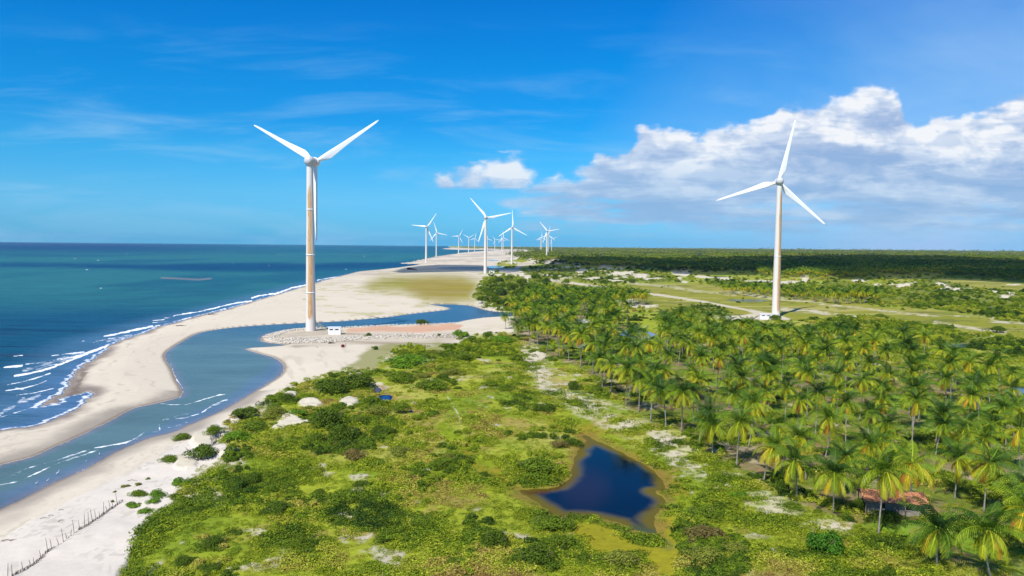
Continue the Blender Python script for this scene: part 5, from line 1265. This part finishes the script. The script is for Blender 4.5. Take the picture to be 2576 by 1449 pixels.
def stair(parent, s, yaw, ang):
    c = math.cos(ang - yaw); sn = math.sin(ang - yaw); rr = 2.45 * s
    q = lambda a, b, zz: (a * c - b * sn, a * sn + b * c, zz)
    mb = MB()
    for k in range(10):
        mb.tube([q(rr + 1.4 + k * .28, -.5, 2.5 - k * .28), q(rr + 1.4 + k * .28, .5, 2.5 - k * .28)], .05, 4)
    for b in (-.5, .5):
        mb.tube([q(rr - .1, b, 2.6), q(rr + 1.3, b, 2.6), q(rr + 4.3, b, -.3)], .06, 5)
        mb.tube([q(rr - .1, b, 3.7), q(rr + 1.3, b, 3.7), q(rr + 4.3, b, .8)], .04, 5)
        mb.tube([q(rr - .1, b, 3.15), q(rr + 1.3, b, 3.15), q(rr + 4.3, b, .25)], .03, 5)
        for k in range(5):
            mb.tube([q(rr + k * 1.05, b, 2.6 if k < 2 else 2.6 - (k * 1.05 - 1.3) * .97), q(rr + k * 1.05, b, 3.7 if k < 2 else 3.7 - (k * 1.05 - 1.3) * .97)], .035, 5)
    st = mb.build('stair', YEL, parent)
    d = MB(); d.box(q(rr - .12, 0, 3.7), (.3, 1.0, 2.1), ang - yaw); d.build('door', CONC, parent)
stair(t0, s0, YAW, R(8))
def kiosk(u, v, w, h, d, rz, label, lv=True):
    x, y, z = [float(a[0]) for a in G(u, v)]
    k = empty('transformer_kiosk', (x, y, z), rz, label=label, cat='kiosk')
    b = MB(); b.box((0, 0, h / 2 - .1), (w, d, h)); b.build('housing', WHT, k)
    b = MB(); b.box((0, 0, h + .03), (w + .25, d + .25, .16)); b.build('roof', WHT, k)
    b = MB(); b.box((0, 0, -.12), (w + .4, d + .4, .3)); b.build('plinth', CONC, k)
    if lv:
        for sx_ in (-.25, .2):
            b = MB(); b.box((w * sx_, -d / 2 - .02, h * .72), (w * .28, .06, h * .16)); b.build('vent', DARK, k)
        b = MB(); b.box((0, -d / 2 - .015, h * .45), (.05, .04, h * .75)); b.build('door_seam', DARK, k)
kiosk(842, 841, 5.4, 3.2, 3.0, R(8), 'white box kiosk beside the foot of the largest turbine')
kiosk(1926, 804, 6.5, 3.0, 3.0, R(-5), 'white box kiosk beside the rusty right turbine')
kiosk(1237, 687.5, 7.5, 3.4, 3.5, R(2), 'white box kiosk beside the medium middle turbine')

# ------------------------------------------------------------------ rocks
STONE = simple('pale_rock', (0.66, 0.60, 0.50), 0.9, 0.15, 0.35, 1.5)
ROCKM = []
for i in range(5):
    r = np.random.default_rng(i + 70); mb = MB(); mb.blob((0, 0, 0), (1, .8, .65), i, 7, 5, .28)
    V = np.array(mb.v); V += r.normal(0, .09, V.shape)
    ROCKM.append(mk('rock', V, mb.f, STONE, link=False).data)
RP = [([(660, 843), (700, 833), (745, 827.5), (775, 826.5), (775, 829), (735, 832), (705, 840), (700, 850), (780, 851), (860, 850), (895, 848), (910, 856), (860, 861), (780, 863), (715, 860), (680, 852)], 800), ([(895, 846), (1000, 842), (1100, 843), (1170, 846), (1160, 853), (1060, 853), (960, 855), (900, 857)], 260), ([(775, 824.6), (860, 823.6), (992, 817.3), (1142, 812.5), (1142, 814), (992, 819), (860, 825.4), (775, 826.4)], 330), ([(1020, 663), (1050, 655), (1085, 650), (1085, 652), (1052, 658), (1030, 664)], 60), ([(1200, 765), (1240, 768), (1275, 778), (1270, 781), (1230, 774), (1200, 769)], 60)]
rx = []; ry = []
for poly, n in RP:
    w = W(poly, 1.0); r = np.random.default_rng(n)
    X = r.uniform(w[:, 0].min(), w[:, 0].max(), n * 6); Y = r.uniform(w[:, 1].min(), w[:, 1].max(), n * 6)
    k = sdf(w, X, Y, 5) > 0; rx += list(X[k][:n]); ry += list(Y[k][:n])
rx = np.array(rx); ry = np.array(ry); n = len(rx); r = np.random.default_rng(3); s = r.uniform(.28, .75, n) * np.where(ry > 900, 2.5, 1)
scatter('rock_bank', ROCKM, rx, ry, np.maximum(zat(rx, ry), 0) + s * .2, r.uniform(0, 6.28, (n, 3)), np.stack([s, s, s], 1), np.full(n, .5), 'loose pale grey rocks banked round the turbine pad')

# ------------------------------------------------------------------ fence, driftwood, birds
def at(u, v): return [float(a[0]) for a in G(u, v)]
def path(pts, step):
    xs, ys, zs = G([p[0] for p in pts], [p[1] for p in pts]); out = []
    for i in range(len(xs) - 1):
        n = max(1, int(math.hypot(xs[i + 1] - xs[i], ys[i + 1] - ys[i]) / step))
        for k in range(n): out.append((xs[i] + (xs[i + 1] - xs[i]) * k / n, ys[i] + (ys[i + 1] - ys[i]) * k / n))
    a = np.array(out); z = zat(a[:, 0], a[:, 1])
    return [(p[0], p[1], float(q)) for p, q in zip(out, z)]
def fence(pts, label, seed, gaps):
    rd = random.Random(seed); pp = path(pts, .16); o0 = pp[0]
    f = empty('stick_fence', o0, label=label, cat='fence')
    mb = MB()
    for i, p in enumerate(pp):
        q = i / len(pp)
        if any(a < q < b for a, b in gaps): h = rd.uniform(.0, .12)
        else: h = rd.uniform(.15, .42)
        if h < .05: continue
        b = (p[0] - o0[0] + rd.uniform(-.06, .06), p[1] - o0[1] + rd.uniform(-.06, .06), p[2] - o0[2])
        mb.tube([(b[0], b[1], b[2] - .1), (b[0] + rd.uniform(-.1, .1), b[1] + rd.uniform(-.1, .1), b[2] + h)], [.05, .03], 4)
        if i % 5 == 0 and i + 6 < len(pp) and h > .2:
            e = pp[i + 6]; mb.tube([(b[0], b[1], b[2] + h * .5), (e[0] - o0[0], e[1] - o0[1], e[2] - o0[2] + rd.uniform(.1, .4))], .035, 4)
    mb.build('brushwood', WOOD, f)
    i = 4
    while i < len(pp) - 2:
        p = pp[i]; h = rd.choice([.9, 1.1, 1.4, 1.9, .8]); lx = rd.uniform(-.35, .1)
        m = MB(); m.tube([(0, 0, -.3), (lx * .5, 0, h * .5), (lx, rd.uniform(-.1, .1), h)], [.045, .04, .025], 5)
        o = m.build('post', WOOD, f); o.location = (p[0] - o0[0], p[1] - o0[1], p[2] - o0[2])
        i += rd.randint(5, 13)
fence([(10, 1462), (50, 1440), (83, 1421), (116, 1391), (160, 1363), (203, 1331), (233, 1313), (283, 1278), (310, 1259)], 'long leaning stick and brushwood fence across the beach sand', 3, [(.0, .04), (.33, .55)])
fence([(524, 1125), (536, 1116), (546, 1108)], 'short stick fence between the dune shrubs', 5, [])
def driftwood(u, v, Ls, rz, label, fork=True, m=None, rr=.14):
    x, y, z = at(u, v); mb = MB()
    mb.tube([(-Ls / 2, 0, .05), (-Ls * .1, .1 * Ls, .18), (Ls / 2, 0, .08)], [rr, rr * .9, rr * .4], 7)
    if fork: mb.tube([(-Ls * .1, .05, .15), (-Ls * .35, .3 * Ls, Ls * .35)], [rr * .8, rr * .25], 6)
    o = mb.build('driftwood', m or WOOD); o.location = (x, y, z); o.rotation_euler = (0, 0, rz)
    tag(o, label, 'driftwood', 'driftwood lying on the sand')
DK = simple('dark_driftwood', (0.05, 0.045, 0.04), .9, .1)
PALE = simple('pale_driftwood', (0.42, 0.38, 0.33), .9, .1)
driftwood(835, 864, 2.6, .3, 'dark forked stump below the rock bank', True, DK, .3); driftwood(798, 874, 1.2, 2, 'small dark twig left of the forked stump', True, DK, .12); driftwood(957, 850, 5, .3, 'long pale log at the foot of the rocks', False, PALE, .22)
driftwood(1036, 846, 6, .5, 'thin pale pole lying on the right rocks', False, PALE, .15); driftwood(1128, 865, 1.4, 0, 'small dark twig at right end of sand spit', False, DK)
driftwood(19, 1361, 1.5, .1, 'curved dark branch at the left edge of the sand', False, WOOD, .06); driftwood(33, 1360, .8, .8, 'short twig beside the curved branch', False, WOOD, .05)
driftwood(112, 1305, 1.3, .2, 'bent grey branch on the upper open sand', False, WOOD, .045); driftwood(154, 1311, .9, .9, 'slanting twig left of the fence middle', False, WOOD, .05); driftwood(154, 1284, .8, .1, 'arched twig near the wet sand', False, WOOD, .05); driftwood(129, 1298, .8, .3, 'straight twig above the bent branch', False, WOOD, .05)
driftwood(537, 791, 6, .2, 'dark weathered log near the surf on the far beach', False, DK, .25); driftwood(456, 820, 5, .1, 'dark log on the beach crest', False, DK, .2); driftwood(333, 1210, 1.6, .1, 'thin grey branch on open sand by the sprigs', False, WOOD, .05)
EGW = simple('white_feathers', (0.85, 0.85, 0.83), .7, .2, .03); BLK = simple('dark_legs', (0.04, 0.04, 0.035), .6, .2)
def bird(u, v, h, rz, label, m=EGW, name='egret', stretch=1.0):
    x, y = P(u, v, 0.0); x = float(x); y = float(y); z = max(0.0, float(zat(x, y)[0]))
    e = empty(name, (x, y, z), rz, label=label, cat='bird')
    mb = MB()
    V = []; F = []
    # one continuous skin: tail, body, neck, head and bill
    mb.tube([(-.36, 0, .34), (-.25, 0, .40), (-.12, 0, .47), (.02, 0, .54), (.12, 0, .60), (.16, 0, .70), (.13, 0, .80 * stretch), (.16, 0, .90 * stretch), (.21, 0, .955 * stretch), (.26, 0, .95 * stretch), (.42, 0, .92 * stretch)], [.012, .05, .10, .115, .075, .04, .032, .032, .042, .03, .006], 10)
    mb.v = [(a * h, b * h * .8, c * h) for a, b, c in mb.v]
    mb.build('body', m, e, True)
    for s_ in (-.035, .035):
        l_ = MB(); l_.tube([(-.03 * h, s_ * h, .44 * h), (-.01 * h, s_ * h, .22 * h), (-.02 * h, s_ * h, -.04)], .012 * h, 5); l_.build('leg', BLK, e)
bird(146, 1196, 1.0, R(50), 'largest white egret wading in the river shallows'); bird(120.5, 1213, .7, R(40), 'white egret just right of the lowest one, near the bank'); bird(92.5, 1220, .72, R(60), 'lowest white egret, nearest the wet sand'); bird(250, 1146, .7, R(120), 'white egret farthest up the river bank'); bird(217, 1163, .45, R(20), 'small white egret between the farthest one and the largest one')
bird(679.5, 877, 1.5, R(100), 'dark heron standing on the tip of the sand spit', simple('brown_feathers', (.16, .13, .11), .8, .1), 'heron')
# red bundle and post on the sand
RED = simple('dark_red_cloth', (0.16, 0.012, 0.012), .7, .3, .3, 4.0)
x, y, z = at(862.5, 873.5); mb = MB(); mb.blob((0, 0, .55), (.75, .7, .6), 4, 14, 9, .12); o = mb.build('bundle', RED, smooth=True); o.location = (x, y, z); tag(o, 'dark red rounded bundle lying on the open sand', 'bundle')
x, y, z = at(869.6, 873); mb = MB(); mb.tube([(0, 0, -.2), (0, 0, 1.25)], [.11, .10], 8); mb.box((0, 0, 1.3), (.26, .1, .16)); o = mb.build('marker_post', simple('dusty_pink_paint', (0.34, .17, .16), .7, .2)); o.location = (x, y, z); tag(o, 'thin dusty pink post standing beside the red bundle', 'post')
# stranded boat hull on the far beach
x, y, z = at(1034.5, 678.5)
b = empty('wrecked_boat', (x, y, z), R(-4), label='dark wrecked boat hull stranded on the far beach', cat='boat')
V = []; F = []; n = 13
for j in range(n):
    q = j / (n - 1); w = 2.2 * math.sin(math.pi * min(.5 + q * .5, 1) * (1 if q > .0 else 1)) ** .6 + .15; hh = 2.3 + .5 * (1 - q) ** 2 - (.6 if q > .65 else 0); xx = -6.5 + 13 * q
    V += [(xx, -w, hh), (xx, -w * .8, .8), (xx, 0, .0), (xx, w * .8, .8), (xx, w, hh), (xx, w * .82, hh - .1), (xx, w * .6, 1.0), (xx, 0, .6), (xx, -w * .6, 1.0), (xx, -w * .82, hh - .1)]
for j in range(n - 1):
    for i in range(10): F.append((j * 10 + i, j * 10 + (i + 1) % 10, (j + 1) * 10 + (i + 1) % 10, (j + 1) * 10 + i))
F += [tuple(range(9, -1, -1)), tuple((n - 1) * 10 + i for i in range(10))]
mk('hull', V, F, DK, b)
mb = MB(); mb.box((-3.2, 0, 2.6), (3.2, 3.0, 1.0)); mb.build('cabin', DK, b)
mb = MB(); [mb.box((k * 1.8, 0, 1.9), (.25, 3.6, .15)) for k in (0, 1, 2, 3)]; mb.build('thwart', WOOD, b)
x, y, z = at(1047, 680); mb = MB(); mb.blob((0, 0, .7), (1.2, 1, .9), 9, 10, 7, .2); o = mb.build('boulder', DK); o.location = (x, y, z); tag(o, 'small dark boulder right of the wrecked boat', 'boulder')

# ------------------------------------------------------------------ hut with tiled roof
TILE, tt = mat('clay_tiles')
oc = tt.new('ShaderNodeTexCoord').outputs['Object']
nn = tt.noise(oc, 2.6, 6, .7); n2 = tt.noise(oc, 9.0, 3, .6)
cc = tt.ramp(nn, [(.3, (.13, .05, .03)), (.42, (.42, .15, .06)), (.55, (.58, .25, .12)), (.7, (.66, .42, .28))])
bb = tt.new('ShaderNodeBsdfPrincipled'); tt.put(bb.inputs['Base Color'], tt.vmath('SCALE', cc, scale=tt.maprange(n2, .3, .7, .42, .95))); bb.inputs['Roughness'].default_value = .85
tt.l.new(bb.outputs[0], tt.new('ShaderNodeOutputMaterial').inputs[0])
MUDW = simple('mud_wall', (0.34, 0.30, 0.24), .9, .1, .3, 2.0, .3)
hx, hy = float(HUT[0]), float(HUT[1]); hz = float(zat(hx, hy)[0])
h = empty('tiled_hut', (hx, hy + 1.0, hz), R(-12), label='small hut with a weathered orange tiled roof under the near palms', cat='hut')
mb = MB(); mb.box((0, 0, 1.1), (7.6, 3.6, 2.3)); mb.build('wall', MUDW, h)
for xx in (-1.6, 1.9):
    w_ = MB(); w_.box((xx, -1.82, 1.35), (.9, .08, .8)); wo = w_.build('window', DARK, h)
    f_ = MB(); f_.box((xx, -1.85, .90), (1.1, .14, .09)); f_.build('window_sill', PALE, h)
d_ = MB(); d_.box((.2, -1.82, 1.0), (.9, .09, 1.9)); d_.build('door', WOOD, h)
mb = MB(); rd = random.Random(5)
for side in (-1, 1):
    for i in range(40):
        for j in range(9):
            xx = -4.6 + 9.2 * (i + .5) / 40; q = j / 9; yy = side * (.05 + q * 2.65); zz = 3.25 - q * 1.05 + rd.uniform(-.03, .05)
            mb.box((xx + rd.uniform(-.03, .03), yy + side * .17, zz - .06), (.20, .42, .07), rd.uniform(-.12, .12), -side * .38)
mb.build('roof', TILE, h)
mb = MB()
for xx in (-4.2, -1.4, 1.4, 4.2):
    for yy in (-2.4, 2.4): mb2 = MB(); mb2.tube([(xx, yy, -.3), (xx, yy, 2.25)], .08, 6); mb2.build('post', WOOD, h)
# pale house among the left palms
WALLW = simple('weathered_whitewash', (0.62, 0.57, 0.52), .85, .2, .18, 1.2, .2)
hx, hy = float(HOUSE[0]), float(HOUSE[1]); hz = float(zat(hx, hy)[0])
h = empty('pale_house', (hx, hy + 2.2, hz), R(6), label='pale masonry house with an arched opening among the left palms', cat='house')
mb = MB(); mb.box((0, 0, 1.35), (6.6, 4.4, 2.9)); mb.build('wall', WALLW, h)
V = [(-3.6, -2.5, 2.75), (3.6, -2.5, 2.75), (3.6, .6, 3.95), (-3.6, .6, 3.95), (-3.6, 2.5, 3.2), (3.6, 2.5, 3.2)]
V2 = [(a, b_, c - .14) for a, b_, c in V]
mk('roof', V + V2, [(0, 1, 2, 3), (3, 2, 5, 4), (6, 9, 8, 7), (9, 10, 11, 8), (0, 6, 7, 1), (1, 7, 8, 2), (2, 8, 11, 5), (5, 11, 10, 4), (4, 10, 9, 3), (3, 9, 6, 0)], simple('pale_roof', (.60, .57, .54), .8, .2, .2, 1.5), h)
for sx_ in (-1,1):
    mk('gable', [(sx_ * 3.28, -2.15, 2.75), (sx_ * 3.28, 2.15, 2.75), (sx_ * 3.28, 2.15, 3.1), (sx_ * 3.28, .6, 3.75), (sx_ * 3.2, -2.15, 2.75), (sx_ * 3.2, 2.15, 2.75), (sx_ * 3.2, 2.15, 3.1), (sx_ * 3.2, .6, 3.75)], [(0, 1, 2, 3), (7, 6, 5, 4)], WALLW, h)
arc = [(.25, -2.24, 0), (.25, -2.24, 1.1)] + [(-.2 - .45 * math.cos(math.pi * (1 - k / 8)) * -1 * -1, -2.24, 1.1 + .45 * math.sin(math.pi * k / 8)) for k in range(9)]
arc = [(.45 * math.cos(math.pi * k / 10), -2.23, 1.15 + .45 * math.sin(math.pi * k / 10)) for k in range(11)] + [(-.45, -2.23, .2), (.45, -2.23, .2)]
A2 = [(a, -2.18, c) for a, b_, c in arc]; na_ = len(arc)
mk('archway', arc + A2, [tuple(range(na_))] + [(i, (i + 1) % na_, na_ + (i + 1) % na_, na_ + i) for i in range(na_)], DARK, h)
w_ = MB(); w_.box((2.0, -2.22, 1.35), (.7, .08, .8)); w_.build('window', DARK, h)
w_ = MB(); w_.box((-2.1, -2.22, 1.15), (.85, .08, 1.9)); w_.build('door', WOOD, h)
mb = MB(); mb.box((-.6, 3.6, 3.3), (4.4, 2.0, .18), 0, -.2); mb.build('rear_roof', TILE, h)
for xx in (-2.5, 1.3):
    mb = MB(); mb.tube([(xx, 4.4, -.3), (xx, 4.4, 3.3)], .09, 6); mb.build('post', WOOD, h)

# ------------------------------------------------------------------ the cloud that shades the far strip of forest
CS = [(985, 684), (1010, 672), (1060, 666), (1110, 663.6), (1280, 667), (1368, 666.5), (1392, 656), (1440, 655.5), (1544, 656), (1648, 661), (1773, 660), (1851, 655), (1930, 650), (2117, 646.5), (2184, 644), (2400, 651), (2620, 664), (3300, 672), (3300, 735), (2620, 712), (2350, 697), (2117, 702), (2017, 690), (1900, 689), (1752, 688), (1648, 684), (1606, 678), (1502, 679), (1419, 683), (1340, 682), (1200, 679.5), (1080, 682)]
cw = W(chaikin(CS, 1), 3.0); Hc = 950.0
off = np.array([SUNV.x, SUNV.y]) / SUNV.z * Hc
cmid = cw.mean(0) + off
mb = MB(); rel = cw + off - cmid
n = len(rel)
for zz in (0, 14): mb.v += [(a, b, zz) for a, b in rel]
mb.f += [tuple(range(n - 1, -1, -1)), tuple(n + i for i in range(n))] + [(i, (i + 1) % n, n + (i + 1) % n, n + i) for i in range(n)]
r = np.random.default_rng(8)
X = r.uniform(rel[:, 0].min(), rel[:, 0].max(), 3000); Y = r.uniform(rel[:, 1].min(), rel[:, 1].max(), 3000)
k = sdf(rel, X, Y, 300); X, Y, k = X[k > 45], Y[k > 45], k[k > 45]
for i in range(min(40, len(X))): rr = min(k[i] * .9, r.uniform(60, 150)); mb.blob((X[i], Y[i], 10), (rr, rr * .8, rr * .45), i, 12, 8, .12)
m, t = mat('cloud_vapour'); bd = t.new('ShaderNodeBsdfDiffuse'); t.put(bd.inputs[0], t.mix(t.noise(t.new('ShaderNodeTexCoord').outputs['Object'], .01, 5, .6), (.80, .82, .85, 1), (.9, .9, .92, 1)))
tb = t.new('ShaderNodeBsdfTransparent'); mx = t.new('ShaderNodeMixShader'); mx.inputs[0].default_value = 0.42
t.l.new(bd.outputs[0], mx.inputs[1]); t.l.new(tb.outputs[0], mx.inputs[2]); t.l.new(mx.outputs[0], t.new('ShaderNodeOutputMaterial').inputs[0])
o = mb.build('cloud', m, None, True); o.location = (cmid[0], cmid[1], Hc)
tag(o, 'white cloud whose shadow darkens the strip of forest', 'cloud', kind='structure')

# ------------------------------------------------------------------ the air: thin sea haze
m = bpy.data.materials.new('sea_haze'); m.use_nodes = True; t = NT(m.node_tree)
pv = t.new('ShaderNodeVolumePrincipled'); pv.inputs['Color'].default_value = (0.55, 0.78, 1.0, 1)
pv.inputs['Density'].default_value = 1.9e-5; pv.inputs['Anisotropy'].default_value = 0.0
t.l.new(pv.outputs[0], t.new('ShaderNodeOutputMaterial').inputs['Volume'])
b = MB(); b.box((0, 7200, 68), (68000, 15100, 146)); o = b.build('haze', m)
o['kind'] = 'stuff'; o['label'] = 'thin blue sea haze over the far land'
